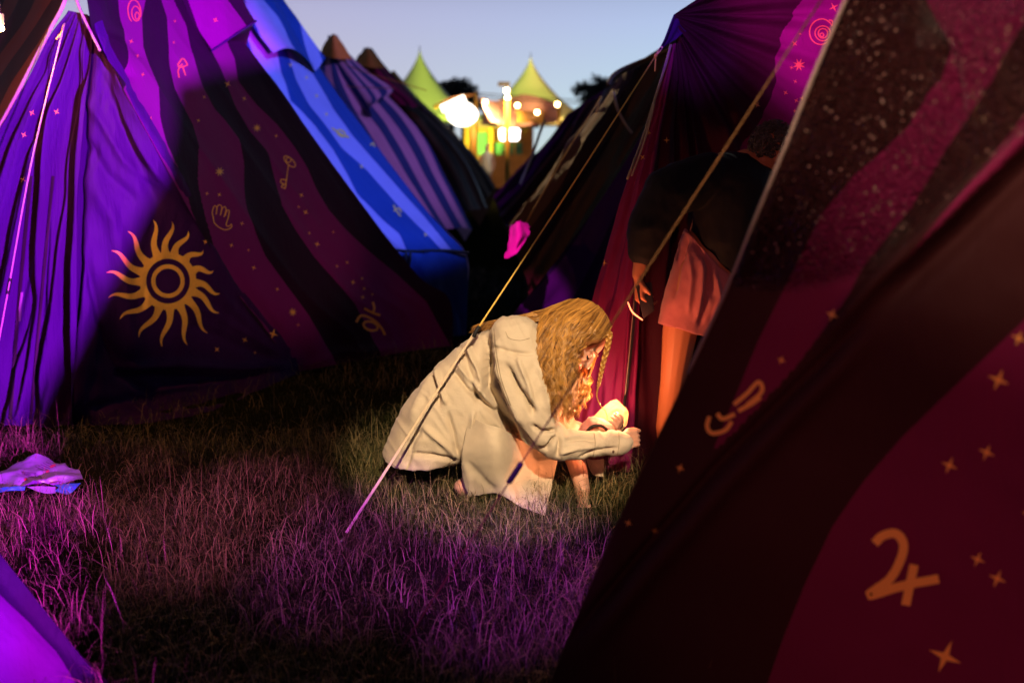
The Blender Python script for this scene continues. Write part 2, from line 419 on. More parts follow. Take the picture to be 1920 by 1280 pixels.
def d1(px, py, U, V):
    e = np.clip(U*4, 0, 1)
    d = .02*fbm(V*5+U*2, U*4, 3) + .012*ridge(V*9 - U*3, U*2.2, 5)*(1-V)*e
    d += folds(px, py, [([(180,60),(215,110),(255,150)], 9, -.02), ([(182,75),(220,140),(240,165)], 6, .012), ([(175,40),(230,70),(265,110)], 8, -.014),
                        ([(440,520),(520,620),(545,700)], 10, -.02), ([(560,690),(640,660),(760,650)], 9, .02)])
    return d*e
p_str = surface('striped_panel', rows, 150, 130, M['cloth'], T1, d1, l1_stripes)
# the sun panel, between the door and the seam
def gnd(px, py): p = G(px, py); return (px, py, p[1])
sunL = [(168,30,5.62),(178,80,5.6),(176,200,5.58),(168,400,5.56),(160,600,5.52),(152,740,5.48),(148,797,gnd(148,797)[2])]
sunR = [(172,32,5.58),(196,98,5.52),(262,225,5.56),(348,380,5.8),(440,545,6.25),(530,664,6.82),(545,706,gnd(545,706)[2])]
sunB = [None]*7
rows = []
for k, (a, b) in enumerate(zip(sunL, sunR)):
    a = np.array(a, float); b = np.array(b, float); q = k/6
    drop = np.array([0, 30*q**3, -.10*q]); m1 = a*.68+b*.32+drop*.85+[0, 0, .03]; m2 = a*.36+b*.64+drop+[0, 0, .05]
    if k >= 5:                                       # the hem lies on the grass
        for m_ in (m1, m2): m_[2] = min(m_[2], gnd(m_[0], max(m_[1], 700))[2] - (.0 if k == 6 else -.06))
    rows.append([a+[-10, 0, .05], a, m1, m2, b, b+[16, -4, .07]])
def dsun(px, py, U, V):
    d = .016*fbm(px/70, py/160, 9) + .010*ridge(px/34+py/120, py/150, 19)*.6 + .005*ridge(px/15+py/70, py/60, 23)
    d += 1.3*folds(px, py, [
        ([(172,70),(215,190),(255,300),(300,390)], 12, -.035), ([(176,90),(240,230),(320,360)], 10, .03),
        ([(165,330),(215,420),(235,560),(250,700)], 16, .03), ([(160,260),(200,330),(260,380)], 9, -.022),
        ([(165,180),(230,300),(290,345)], 7, .02), ([(330,360),(400,440),(470,560)], 10, -.03),
        ([(215,690),(330,680),(450,690),(535,686)], 7, .03), ([(230,705),(340,706),(450,708),(530,694)], 6, -.035),
        ([(250,735),(360,730),(470,716),(535,700)], 8, .03), ([(290,762),(380,752),(470,730)], 8, -.028),
        ([(150,770),(260,745),(330,770)], 9, -.02), ([(330,600),(430,640),(520,676)], 8, -.02), ([(345,560),(440,610),(520,660)], 7, .016),
        ([(160,480),(190,600),(230,700),(300,745)], 9, -.03), ([(360,480),(420,560),(500,640)], 9, .018)])
    return d*np.clip(U*5, 0, 1)
p_sun = surface('sun_panel', rows, 130, 110, M['plum'], T1, dsun)
# pleated door under the porch point
dL = [(128,20,5.62),(95,70,5.66),(40,190,5.72),(-20,300,5.8),(-90,480,5.85),(-150,640,5.9),(-190,800,gnd(-190,800)[2])]
dR = [(165,28,5.6),(176,85,5.62),(172,200,5.6),(164,400,5.58),(157,600,5.54),(150,740,5.5),(146,799,gnd(146,799)[2]-.01)]
rows = [[np.array(a, float)*(1-t)+np.array(b, float)*t for t in (0, .25, .5, .75, 1)] for a, b in zip(dL, dR)]
def ddoor(px, py, U, V):
    k = np.clip(U*2.2, 0, 1)
    v = V + .03*fbm(U*4, V*3, 31)
    s = np.sin(v*2*np.pi*5.2 + .8*np.sin(U*5)); s2 = np.sin(v*2*np.pi*12 + 1.3*np.sin(U*7))
    d = .055*np.sign(s)*np.abs(s)**.6*k + .012*s2*k + .012*fbm(V*18, U*12, 41)*k
    d += folds(px, py, [([(90,120),(75,330),(60,560),(30,790)], 9, -.10), ([(150,110),(138,330),(120,600),(112,790)], 10, -.11), ([(118,120),(100,420),(80,790)], 8, .05),
                        ([(168,100),(160,400),(140,790)], 6, .05)])
    return d
p_door = surface('door_panel', rows, 120, 150, M['plum'], T1, ddoor)
# left roof sheet, lit by the festoon bulb
lfL = [(120,-258,7.4),(0,-80,8.0),(-80,40,8.2),(-160,160,8.4),(-260,330,8.6),(-420,700,9.0)]
lfR = [(198,-258,7.25),(138,-80,5.8),(122,0,5.6),(62,118,5.66),(0,236,5.74),(-160,560,5.9)]
rows = [[np.array(a, float)*(1-t)+np.array(b, float)*t for t in (0, .33, .66, 1)] for a, b in zip(lfL, lfR)]
def lf_st(px, py, U, V):
    return np.clip(V*6.2 + .35*np.sin(U*9+V*2), 0, 9)
p_left = surface('roof_panel', rows, 60, 60, M['rust'], T1, lambda px, py, U, V: .02*fbm(U*6, V*6, 51) + .02*ridge(V*8, U*2, 55)*U, lf_st)
rear_loft('rear_panel', right1, (-3.0, 7.9, 3.2), (-1.3, 9.8, 0), M['cloth'], T1)
# cream piping along the two edges of the porch
tube('piping', Wa([(138,-80,5.78),(122,0,5.58),(96,52,5.6),(62,118,5.64),(30,180,5.68),(0,236,5.72),(-60,345,5.78)]), .011, M['piping'], T1, 6, 40)
tube('piping', Wa([(138,-20,5.6),(146,8,5.58),(160,40,5.54),(178,76,5.5),(188,96,5.49)]), .008, M['piping'], T1, 6, 20)
for off, wd in ((0, 5), (16, 6)):
    strip('zip', p_door, [(100-off*2.6, 330), (78-off*2.6, 560), (58-off*2.4, 786)], wd, M['black'], T1, off=.02, n=30)
strip('zip_pull', p_door, [(41, 548), (38, 575), (37, 602)], [5, 5, 4], M['grey'], T1, off=.05, n=8)
# overhanging cap corner
cap = [[(200,-200,7.2),(290,-200,7.2),(330,-200,7.2)],[(318,-40,7.05),(385,-50,7.2),(420,-60,7.4)],[(360,40,6.98),(410,15,7.12),(452,-5,7.4)],[(396,96,6.95),(440,66,7.1),(480,40,7.45)]]
capst = boundaries([[(345,-80),(352,0),(372,55),(400,98)],[(385,-80),(420,-10),(450,30),(470,60)]])
p_cap = surface('cap_flap', cap, 30, 30, M['cloth'], T1, lambda px, py, U, V: .012*fbm(U*5, V*5, 61), lambda px, py, U, V: capst(px, py, U, V))
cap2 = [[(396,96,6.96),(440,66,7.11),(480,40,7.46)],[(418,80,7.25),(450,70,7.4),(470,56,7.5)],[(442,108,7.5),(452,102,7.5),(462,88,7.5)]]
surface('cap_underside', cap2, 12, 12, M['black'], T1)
tube('cap_hem', Wa([(396,96,6.945),(440,66,7.09),(480,40,7.44)]), .008, M['plum'], T1, 6, 16)

# prints on the sun tent
def sun_print():
    cx, cy = 315, 527; first = None
    parts = [(ring(cx, cy, 47, 48, n=50), 12), (ring(cx, cy, 27.5, 27.5, n=36), 8)]
    tips = [(285,413),(320,415),(351,433),(380,467),(400,505),(413,548),(412,585),(391,623),(354,647),(306,650),(262,633),(226,600),(204,560),(200,513),(208,472),(238,435)]
    n = 0
    for k, (tx, ty) in enumerate(tips):
        a = math.atan2(ty-cy, tx-cx); r = math.hypot(tx-cx, ty-cy); ux, uy = math.cos(a), math.sin(a); nx, ny = -uy, ux
        pts = []; R0 = 50
        for q in np.linspace(0, 1, 9):
            s = -math.sin(q*2*math.pi*.95)*7*(.35+.65*q) + (q-1)*7
            rr = R0 + (r-R0)*q
            pts.append((cx + ux*rr + nx*s, cy + uy*rr + ny*s))
        parts.append((pts, [18, 13.5, 11.5, 10.5, 9.5, 8, 6, 3.8, .6]))
    bm = bmesh.new()
    for k, (p, w) in enumerate(parts):
        s = strip('sun_print', p_sun, p, w, M['gold'], T1, off=.008+.0009*(k % 5)+(.005 if k == 0 else 0))
        if s is None: continue
        bm.from_mesh(s.data)
        if first is None: first = s
        else: bpy.data.objects.remove(s)
    bm.to_mesh(first.data); bm.free(); tag(first, 'golden wavy-rayed sun print with a ring at its centre')
sun_print()
for (x, y, r, ro) in [(412,322,9,.4),(482,240,8,.7),(372,226,4,.5),(383,182,4,.6),(427,158,7,.5),(458,185,5,.4),(518,255,4,.3),(388,363,4,.2),(411,365,4,.6),
                      (454,419,4,.3),(565,366,5,.5),(560,388,3,.2),(573,398,5,.6),(580,437,3,.3),(595,458,6,.2),(625,435,3,.1),(520,542,4,.2),(549,585,8,.6),(559,609,4,.2),
                      (632,499,4,.3),(651,492,4,.7),(662,529,5,.2),(679,522,3,.1),(683,541,4,.6),(680,557,5,.3),(698,552,3,.2),(434,460,4,.4),(466,469,3,.2),(476,502,5,.4),
                      (246,78,5,.4),(258,105,4,.3),(268,140,4,.2),(282,222,4,.6),(328,40,3,.2),(326,80,3,.5),(404,38,5,.5)]:
    t = p_str if not (x == 404 and y == 38) else p_cap
    star4(t, T1, x, y, r, ro, eight=(r >= 8))
for (x, y, r, ro) in [(512,626,10,.3),(459,637,6,.5),(407,655,6,.8),(478,661,3,.3),(385,453,5,.4),(452,514,4,.2)]:
    star4(p_sun, T1, x, y, r, ro)
for (x, y) in [(60,212),(45,253),(106,210),(43,337),(180,840)][:4]: star4(p_door, T1, x, y, 6, .5)
lines('hand_print', p_str, T1, [[(400,408),(398,398),(402,386),(407,390),(405,402)],[(406,400),(407,388),(412,384),(416,389),(413,404)],[(414,402),(417,390),(422,388),(424,394),(420,407)],
      [(422,405),(426,394),(430,396),(428,408)],[(428,408),(424,422),(430,424),(434,420),(434,426),(424,431),(412,427),(402,418),(400,408)]], 1.7)
lines('key_print', p_str, T1, [loop(ring(543,303,14,6,0,5.9,.75,14)), ring(541,300,5,5,0,6.2,0,10), [(541,309),(538,330),(535,353)], [(536,338),(528,336),(526,342),(534,346)], [(534,346),(527,350),(535,354)]], 1.7)
lines('planet_print', p_str, T1, [[(668,604),(676,592),(690,594),(706,604),(716,616),(722,628)], loop(ring(695,611,14,8,0,6,.3,16)), [(683,578),(698,586),(713,591)], [(699,566),(702,578),(698,588)]], 4.5)
lines('moon_print', p_str, T1, [ring(252,22,12,22,2.2,6.8,-.1,18), ring(255,26,8,14,0,6.2,-.1,16), ring(257,30,4,7,0,6.2,0,10)], 1.8)
lines('rune_print', p_str, T1, [[(336,146),(334,132),(342,120)],[(333,122),(343,110),(352,122)],[(352,122),(342,126),(333,124)],[(342,124),(348,142)]], 2.2)
# guy rope of the sun tent
gr = empty('guy_rope', W(-30, 790, 4.6), 'pale guy rope running down past the left tent door', 'rope', 'guy ropes')
tube('rope', Wa([(121,44,5.3),(60,300,5.0),(16,540,4.75),(-30,790,4.55)]), .0045, M['piping'], gr, 6, 30)
tube('rope_tail', Wa([(120,46,5.3),(116,60,5.29),(106,74,5.28)]), .005, M['rope'], gr, 6, 8)
tube('slider', Wa([(20,522,4.77),(16,540,4.755),(14,552,4.74)]), .009, M['black'], gr, 6, 8)

# ================================================================== blue lit tent behind it
T2 = empty('bell_tent', (-3.0, 11.5, 0), 'blue lit tent with wavy mauve stripes behind the sun tent', 'tent', TG)
L = [(380,-120,10.6),(430,60,10.2),(480,130,9.9),(560,260,9.6),(640,380,9.3),(740,480,9.0)]
R = [(440,-120,11.4),(520,0,11.2),(606,135,11.0),(700,265,10.6),(800,395,9.9),(874,474,9.1)]
rows = [[np.array(a, float)*(1-t)+np.array(b, float)*t+np.array([0, 0, -.12*math.sin(math.pi*t)]) for t in (0, .3, .6, 1)] for a, b in zip(L, R)]
s2 = boundaries([[(470,90),(500,170),(540,240),(590,320),(640,400),(690,470)],
                 [(520,100),(528,140),(545,190),(590,235),(625,280),(645,315),(670,365),(715,410),(750,440),(765,474)],
                 [(540,100),(556,150),(580,195),(612,235),(640,275),(690,320),(745,385),(800,440),(830,474)],
                 [(575,120),(600,160),(625,205),(660,255),(700,300),(745,350),(790,400),(848,474)]])
def st2(px, py, U, V):
    return s2(px, py, U, V)
p2 = surface('striped_panel', rows, 90, 80, M['bluecloth'], T2, lambda px, py, U, V: .02*fbm(U*5, V*5, 71) + .012*ridge(V*6, U*2, 75), st2)
L = [(430,-160,11.0),(452,-40,10.7),(470,40,10.25),(512,100,10.04)]
C2 = [(450,-160,11.0),(480,-40,10.8),(510,30,10.55),(556,92,10.38)]
R = [(470,-160,11.3),(520,-20,11.2),(566,50,11.02),(608,112,10.96)]
C3 = [(460,-160,11.1),(500,-30,10.95),(540,45,10.8),(588,132,10.70)]
p2c = surface('cap_flap', [[l, c, c3, r] for l, c, c3, r in zip(L, C2, C3, R)], 30, 40, M['bluecloth'], T2, lambda px, py, U, V: .02*np.sin(V*14)*U + .01*fbm(U*4, V*6, 81),
              lambda px, py, U, V: boundaries([[(435,-60),(455,0),(480,50),(505,105)],[(482,-20),(520,30),(575,125)],[(500,-40),(560,40),(588,128)],[(510,-40),(575,40),(600,110)]])(px, py, U, V))
surface('cap_side', [[(470,60,10.6),(490,80,10.6),(512,100,10.5)],[(464,90,10.4),(485,100,10.4),(505,112,10.4)],[(480,140,10.2),(490,125,10.2),(506,118,10.3)]], 10, 10, M['indigo'], T2)
# vertical wall below the eave, with the eave hem
wall = [[(740,480,8.95),(790,474,8.95),(835,473,9.0),(876,476,9.05)],[(755,540,8.7),(800,540,8.7),(840,540,8.75),(876,540,8.8)],[(800,640,8.3),(820,640,8.3),(846,640,8.35),(872,640,8.4)],[(800,700,7.9),(820,700,7.9),(846,700,8.0),(868,690,8.05)]]
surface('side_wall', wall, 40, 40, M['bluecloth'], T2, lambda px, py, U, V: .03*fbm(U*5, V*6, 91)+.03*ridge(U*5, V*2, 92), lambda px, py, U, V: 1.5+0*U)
tube('eave_hem', Wa([(735,468,8.93),(770,471,8.92),(835,470,8.96),(880,474,9.02)]), .016, M['black'], T2, 6, 16)
for x in (762, 770): tube('toggle_strap', Wa([(x, 470, 8.85), (x-1, 486, 8.85), (x-3, 500, 8.84)]), .012, M['black'], T2, 5)
rear_loft('rear_panel', [(440,-120,11.4),(520,0,11.2),(606,135,11.0),(700,265,10.6),(800,395,9.9),(874,474,9.15),(874,560,8.8),(870,650,8.4)], (-3.0, 12.2, 3.2), (-.9, 12.5, 0), M['bluecloth'], T2)
lines('planet_print', p2, T2, [[(622,240),(640,252),(655,258)], ring(640,250,9,5,0,6.2,.6,10)], 3.2, off=.012)
lines('rune_print', p2, T2, [[(690,250),(697,262),(703,276)],[(692,262),(700,254),(702,264)],[(694,272),(704,266)]], 2.4, off=.012)
lines('rune_print', p2, T2, [[(738,385),(745,398),(752,406)],[(738,396),(748,390),(752,398)]], 2.4, off=.012)
for (x, y) in [(594,180),(612,214),(545,122),(678,312),(798,440),(575,146)]: star4(p2, T2, x, y, 5, .5)

# ================================================================== the far tents of the left row
def far_tent(label, apex, left, right, cap, tip, cloth, body, dd, stripes, wob, group=TG, ground_d=None):
    """pointed tent: body sheet from apex to hem, cap with a lifted corner, bare tip"""
    T = empty('bell_tent', (W(apex[0], apex[1], dd)[0], dd, 0), label, 'tent', group)
    rows = []
    for k, (l, r) in enumerate(zip(left, right)):
        q = k/(len(left)-1); dz = dd - q*1.6
        l = np.array([*l, dz-.2]); r = np.array([*r, dz+.5])
        rows.append([l, l*.66+r*.34+[0, 0, -.35], l*.33+r*.67+[0, 0, -.2], r])
    p = surface('striped_panel', rows, 60, 60, body, T, lambda px, py, U, V: .03*fbm(U*5, V*5, wob)+.03*ridge(V*5, U, wob+3), stripes)
    if cap:
        rows = []
        for k, (l, c, r) in enumerate(cap):
            rows.append([(*l, dd-.35*k/len(cap)-.45), (*c, dd-.7*k/len(cap)-.55), (*r, dd-.3*k/len(cap)-.2)])
        surface('cap_flap', rows, 30, 30, cloth, T, lambda px, py, U, V: .03*np.sin(V*15+wob)*U, stripes)
    rows = [[(*a, dd-.6), ((a[0]+b[0])/2, (a[1]+b[1])/2+2, dd-.8), (*b, dd-.6)] for a, b in tip]
    surface('bare_tip', rows, 10, 10, M['tipcloth'], T)
    a3 = W(apex[0], apex[1], dd); r3 = W(*right[-1], dd-1.1); q_ = len(right)-1
    rear_loft('rear_panel', [(*r, dd+.5-1.6*k/q_) for k, r in enumerate(right)], (a3[0], dd+1.0, a3[2]-.1), (r3[0]-.25, dd+2.0, 0), body, T)
    return T, p
M['tipcloth'] = simple('tan_tip_cloth', (.42, .22, .05), .7, noise=.2, nscale=8)
def fan(n, ph, wav=.25): return lambda px, py, U, V: V*n + ph + wav*np.sin(U*6+V*2)
far_tent('mauve and navy striped tent with tan tip, third in the left row', (625,63),
         [(618,68),(600,110),(590,180),(620,260),(680,340),(760,430)], [(630,68),(668,120),(735,190),(790,250),(835,330),(885,430)],
         [((600,100),(625,90),(648,95)),((605,135),(660,140),(690,135)),((640,200),(690,185),(735,165)),((690,250),(698,200),(728,176))],
         [((624,63),(627,63)),((608,82),(644,84)),((600,104),(660,112))], M['bluecloth'], M['bluecloth'], 15.5, fan(9, .3), 101)
far_tent('magenta topped tent with tan tip, fourth in the left row', (689,88),
         [(684,92),(668,120),(690,180),(730,230),(790,310),(850,400)], [(694,92),(725,130),(790,200),(830,240),(880,310),(915,390)],
         [((672,110),(692,108),(712,115)),((690,150),(720,150),(750,155)),((720,190),(760,185),(785,195)),((735,196),(775,200),(806,214))],
         [((688,88),(691,88)),((676,104),(706,106)),((668,122),(722,128))], M['magenta'], M['brown'], 19.0, fan(7, .6), 111)
far_tent('dark grey green tent standing last before the market on the left', (737,132),
         [(734,134),(730,160),(770,220),(800,260),(850,330),(890,400)], [(742,136),(790,190),(840,235),(870,270),(905,310),(930,350)],
         None, [((736,132),(739,132)),((728,142),(750,146)),((722,150),(758,156))], M['gloss'], M['gloss'], 23.0, fan(6, .4), 121)
for a, b in (([(640,113,14.5),(668,130,14.3),(740,152,14.0),(800,170,14)],.006), ([(648,162,14.5),(700,165,14),(740,166,13.8)],.005)):
    r_ = empty('guy_rope', W(*a[-1]), 'tan cord crossing the striped tents, '+('upper' if b == .006 else 'lower')+' of the two', 'rope', 'guy ropes')
    tube('rope', Wa(a), b, M['tipcloth'], r_, 5, 14)

# ================================================================== tent on the right with the door being opened
R1 = empty('bell_tent', (2.2, 6.0, 0), 'burgundy tent at right with pointed porch, stars and an eye print', 'tent', TG)
TIP = (1263, 28, 5.3)
# side sheet radiating from the porch point
top = [TIP, (1300,4,5.34), (1360,-30,5.4), (1460,-70,5.5), (1580,-110,5.6), (1720,-150,5.7)]
r_1 = [(1264,40,5.3), (1310,55,5.3), (1380,60,5.34), (1480,65,5.4), (1590,70,5.5), (1720,70,5.6)]
r_2 = [(1268,70,5.3), (1300,140,5.3), (1370,190,5.3), (1470,220,5.35), (1580,230,5.4), (1720,240,5.5)]
r_3 = [(1272,90,5.3), (1300,230,5.32), (1345,340,5.3), (1430,400,5.3), (1560,430,5.3), (1720,440,5.4)]
r_4 = [(1276,95,5.32), (1300,330,5.35), (1335,560,5.3), (1420,640,5.2), (1560,680,5.2), (1720,690,5.2)]
r_5 = [(1278,98,5.34), (1305,500,5.36), (1330,760,5.3), (1420,860,5.2), (1560,880,5.1), (1720,880,5.0)]
grid = np.array([top, r_1, r_2, r_3, r_4, r_5], float)
def dr1(px, py, U, V):
    ang = np.arctan2(py-28, px-1255); rr = np.hypot(px-1263, py-28)
    k = np.clip(rr/60, 0, 1)*np.clip(1.6-rr/330, .12, 1)
    return (.020*np.sin(ang*24+1.5*np.sin(ang*5)) + .010*np.sin(ang*47))*k + .012*fbm(px/60, py/60, 131)*np.clip(rr/80, 0, 1)
sr1 = boundaries([[(1590,-120),(1530,-40),(1490,20),(1462,70),(1454,120),(1450,165),(1440,200),(1415,240),(1385,280),(1400,330)],
                  [(1700,-120),(1650,20),(1640,120),(1600,200),(1560,280),(1540,400)]])
pR1 = surface('side_panel', grid.swapaxes(0, 1), 130, 130, M['burgundy'], R1, dr1, lambda px, py, U, V: sr1(px, py, U, V))
# pleated door below the porch
eL = [(1256,84,5.28),(1240,140,5.26),(1214,235,5.22),(1180,325,5.18),(1140,460,5.1),(1108,570,5.0),(1085,700,4.92),(1064,880,gnd(1064,880)[2])]
eM = [(1264,82,5.28),(1258,150,5.24),(1238,250,5.16),(1225,340,5.08),(1205,470,4.96),(1190,600,4.84),(1183,740,4.74),(1178,884,gnd(1178,884)[2])]
eR = [(1276,80,5.3),(1290,150,5.3),(1310,250,5.3),(1330,340,5.28),(1340,470,5.2),(1345,600,5.15),(1345,740,5.1),(1340,868,gnd(1340,868)[2])]
rows = []
for a, m, b in zip(eL, eM, eR):
    a, m, b = [np.array(q, float) for q in (a, m, b)]
    rows.append([a, (a+m)/2, m, (m*.6+b*.4), (m*.25+b*.75), b])
def dr1d(px, py, U, V):
    k = np.clip(U*3, .05, 1)
    s = np.sin(V*2*np.pi*6+.7*np.sin(U*6)); s2 = np.sin(V*2*np.pi*15+1.1*np.sin(U*9+2))
    return (.032*s + .010*s2)*k*np.clip(V*1.6, .25, 1) + .010*fbm(V*16, U*14, 141)*k + folds(px, py, [
        ([(1148,560),(1140,650),(1120,740)], 9, .02), ([(1165,560),(1158,660),(1140,730)], 7, -.015), ([(1190,480),(1186,600),(1176,740),(1172,860)], 5, -.05)])
pR1d = surface('door_panel', rows, 130, 130, M['burgundy'], R1, dr1d, lambda px, py, U, V: 1+boundaries([[(1238,250),(1222,340),(1212,450),(1196,540),(1200,640),(1190,760),(1182,880)]])(px, py, U, V))  # pale side of the edge is painted where the torch lights the door
tube('door_piping', Wa([(1258,84,5.25),(1247,125,5.23),(1228,185,5.2),(1208,250,5.17),(1190,300,5.13),(1176,336,5.1)]), .007, M['piping'], R1, 6, 30)
tube('door_piping', Wa([(1228,190,5.14),(1214,245,5.12),(1196,300,5.1),(1184,330,5.08)]), .005, M['piping'], R1, 6, 20)
strip('door_zip', pR1d, [(1196,470),(1188,600),(1178,700),(1170,770),(1168,850)], 6, M['black'], R1, off=.05)
tube('zip_piping', Wa([(1189,560,4.74),(1180,660,4.68),(1172,740,4.62)]), .0025, M['edging'], R1, 6, 20)
# porch peak flap that the guy rope pulls
flap = [[TIP,(1270,36,5.3),(1285,60,5.3)],[(1255,48,5.26),(1262,58,5.27),(1273,68,5.28)],[(1246,72,5.22),(1252,78,5.24),(1262,78,5.26)],[(1236,92,5.18),(1239,93,5.18),(1242,92,5.18)]]
surface('porch_peak', flap, 14, 10, M['indigo'], R1, lambda px, py, U, V: .006*np.sin(V*14))
rear_loft('rear_panel', eL, (2.6, 7.0, 3.0), (1.3, 7.4, 0), M['cloth'], R1)
for (x, y, r, ro) in [(1250,263,6,0),(1205,295,6,.7),(1133,493,6,.2),(1216,249,5,.3)]: star4(pR1d, R1, x, y, r, ro)
for (x, y, r, ro) in [(1563,14,9,1.1),(1490,82,6,.7),(1498,122,12,.4),(1484,127,4,.4),(1491,153,4,.5),(1473,174,5,.6),(1505,185,6,.2),(1493,189,5,.5),(1490,208,4,.2),(1420,197,6,.5),(1491,232,4,.3),(1500,64,3,.3)]:
    star4(pR1, R1, x, y, r, ro, eight=(r >= 12))
lines('eye_print', pR1, R1, [ring(1540,60,22,24,-.4,5.6,.2,26), ring(1543,63,15,14,0,6.2,.2,18), ring(1543,63,9,9,0,6.2,0,14), ring(1541,66,4,4,0,6.2,0,10), [(1554,38),(1561,40),(1561,50)]], 2.2)
# its guy rope
gr = empty('guy_rope', G(645, 1005), 'bright yellow guy rope slanting down in front of the crouching person', 'rope', 'guy ropes')
ra, rs, rb = W(1230, 104, 5.22), W(893, 620, 4.24), G(643, 1008, -.02)
tube('rope', [ra, ra*.5+rs*.5+np.array([0, 0, -.006]), rs], .0038, M['rope'], gr, 6, 20)
M['rope2'] = simple('pale_rope', (.78, .62, .42), .65, noise=.15, nscale=300, bump=.6, bscale=500)
e = np.array([.005, 0, .003])
tube('rope', [rs, rb+e], .0036, M['rope2'], gr, 6, 20); tube('rope', [rs-e*1.4, rb-e], .0036, M['rope2'], gr, 6, 20)
tube('rope_loop', Wa([(1230,104,5.22),(1236,92,5.19),(1242,88,5.18),(1238,96,5.19),(1230,104,5.22)]), .0035, M['rope2'], gr, 6, 16)
tube('rope_tail', Wa([(1230,104,5.22),(1229,118,5.22),(1228,134,5.22)]), .004, M['rope'], gr, 6, 8)
tube('knot', Wa([(1232,101,5.22),(1230,104,5.21),(1228,108,5.21)]), [.006,.010,.006], M['rope'], gr, 8, 8)
tube('slider', Wa([(899,612,4.24),(893,620,4.232),(888,632,4.228)]), .009, M['black'], gr, 8, 8)
pg = tube('tent_peg', [G(640,1014,.04), G(650,1000,-.1)], .006, M['grey'], gr, 6)

# ================================================================== tents further along the right row
def porch_tent(label, tip, dd, base, cloth, stripes, seed, right=(1330, 0), lower=None, group=TG):
    T = empty('bell_tent', (W(tip[0], tip[1], dd)[0]+1.2, dd+.8, 0), label, 'tent', group)
    n = 6; rows = []
    for k in range(n):
        q = k/(n-1)
        l = np.array([tip[0]+(base[0]-tip[0])*q, tip[1]+(base[1]-tip[1])*q**.85, dd-.4*q])
        r = np.array([right[0]+(base[2]-right[0])*q, right[1]+(base[3]-right[1])*q, dd+.2-.6*q])
        rows.append([l, l*.7+r*.3+[0, 0, -.12], l*.4+r*.6+[0, 0, -.08], r])
    p = surface('roof_panel', rows, 60, 60, cloth, T, lambda px, py, U, V: .03*fbm(U*5, V*5, seed)+.05*ridge(V*4+U, U*1.5, seed+1)+.02*ridge(V*9, U*3, seed+2), stripes)
    a3 = W(*tip, dd); b3 = W(base[0], base[1], dd-.4)
    rear_loft('rear_panel', [r[0] for r in rows], (a3[0]+1.4, dd+1.2, 3.0), (b3[0]+.3, dd+1.6, 0), cloth, T)
    return T, p
R2, p = porch_tent('damp brown tent with indigo wall behind the burgundy one', (1143,150), 8.4, (955,420,1000,600), M['gloss'], fan(3, .2, .15), 151, right=(1300,80))
ridge_pts = [(1141,160,8.38),(1150,142,8.4),(1180,125,8.45),(1250,98,8.5),(1330,70,8.5)]
tube('ridge_hem', Wa(ridge_pts), .02, M['gloss'], R2, 6, 20)
wall = [[(1245,180,8.0),(1230,235,8.0),(1210,300,8.0)],[(1150,340,7.9),(1160,380,7.9),(1170,430,7.9)],[(1050,480,7.8),(1070,520,7.8),(1100,580,7.8)],[(960,590,7.6),(990,620,7.6),(1060,660,7.6)]]
surface('side_wall', wall, 40, 30, M['indigo'], R2, lambda px, py, U, V: .02*fbm(U*6, V*4, 161), lambda px, py, U, V: V*1.6+.15*np.sin(U*7))
tube('ridge_piping', Wa([(1150,172,8.2),(1158,205,8.2),(1172,232,8.2),(1185,250,8.2)]), .012, M['piping'], R2, 5, 14)
gr = empty('guy_rope', W(1060, 420, 7.4), 'orange guy rope falling from the damp brown tent tip', 'rope', 'guy ropes')
tube('rope', Wa([(1128,182,8.3),(1060,290,8.0),(985,420,7.7)]), .006, M['tipcloth'], gr, 5, 10)
tube('rope_tail', Wa([(1128,182,8.3),(1120,205,8.3),(1116,228,8.3)]), .009, M['tipcloth'], gr, 5, 6)
porch_tent('dark plum tent with pale cords, third in the right row', (1100,197), 11.6, (935,400,985,480), M['brown'], fan(5, .2), 171, right=(1180,150))
porch_tent('dark tent nearest the market in the right row', (1062,215), 15.0, (925,370,960,430), M['cloth'], fan(6, .5), 181, right=(1130,175))
for a, r, lb in (([(1022,225,11.0),(1012,250,10.9),(1000,285,10.8),(975,345,10.6)], .016, 'grey cord hanging on the far right dark tent'),
                 ([(1098,235,10.8),(1085,275,10.7),(1068,330,10.5)], .012, 'pale cord on the plum tent beside the damp brown one')):
    g_ = empty('guy_rope', W(*a[-1]), lb, 'rope', 'guy ropes'); tube('rope', Wa(a), r, M['piping'], g_, 6, 16)
pk = empty('tent_flap', W(965, 480, 7.2), 'magenta lit cloth flap low in the lane between the rows', 'flap')
M['pink'] = simple('magenta_cloth', (.62, .03, .36), .6, noise=.2)
surface('flap_cloth', [[(958,424,7.40),(972,415,7.30),(992,420,7.40)],[(955,450,7.30),(972,445,7.20),(990,440,7.30)],[(946,485,7.20),(962,480,7.15),(980,462,7.20)]], 14, 14, M['pink'], pk, lambda px, py, U, V: .03*fbm(U*4, V*4, 7))

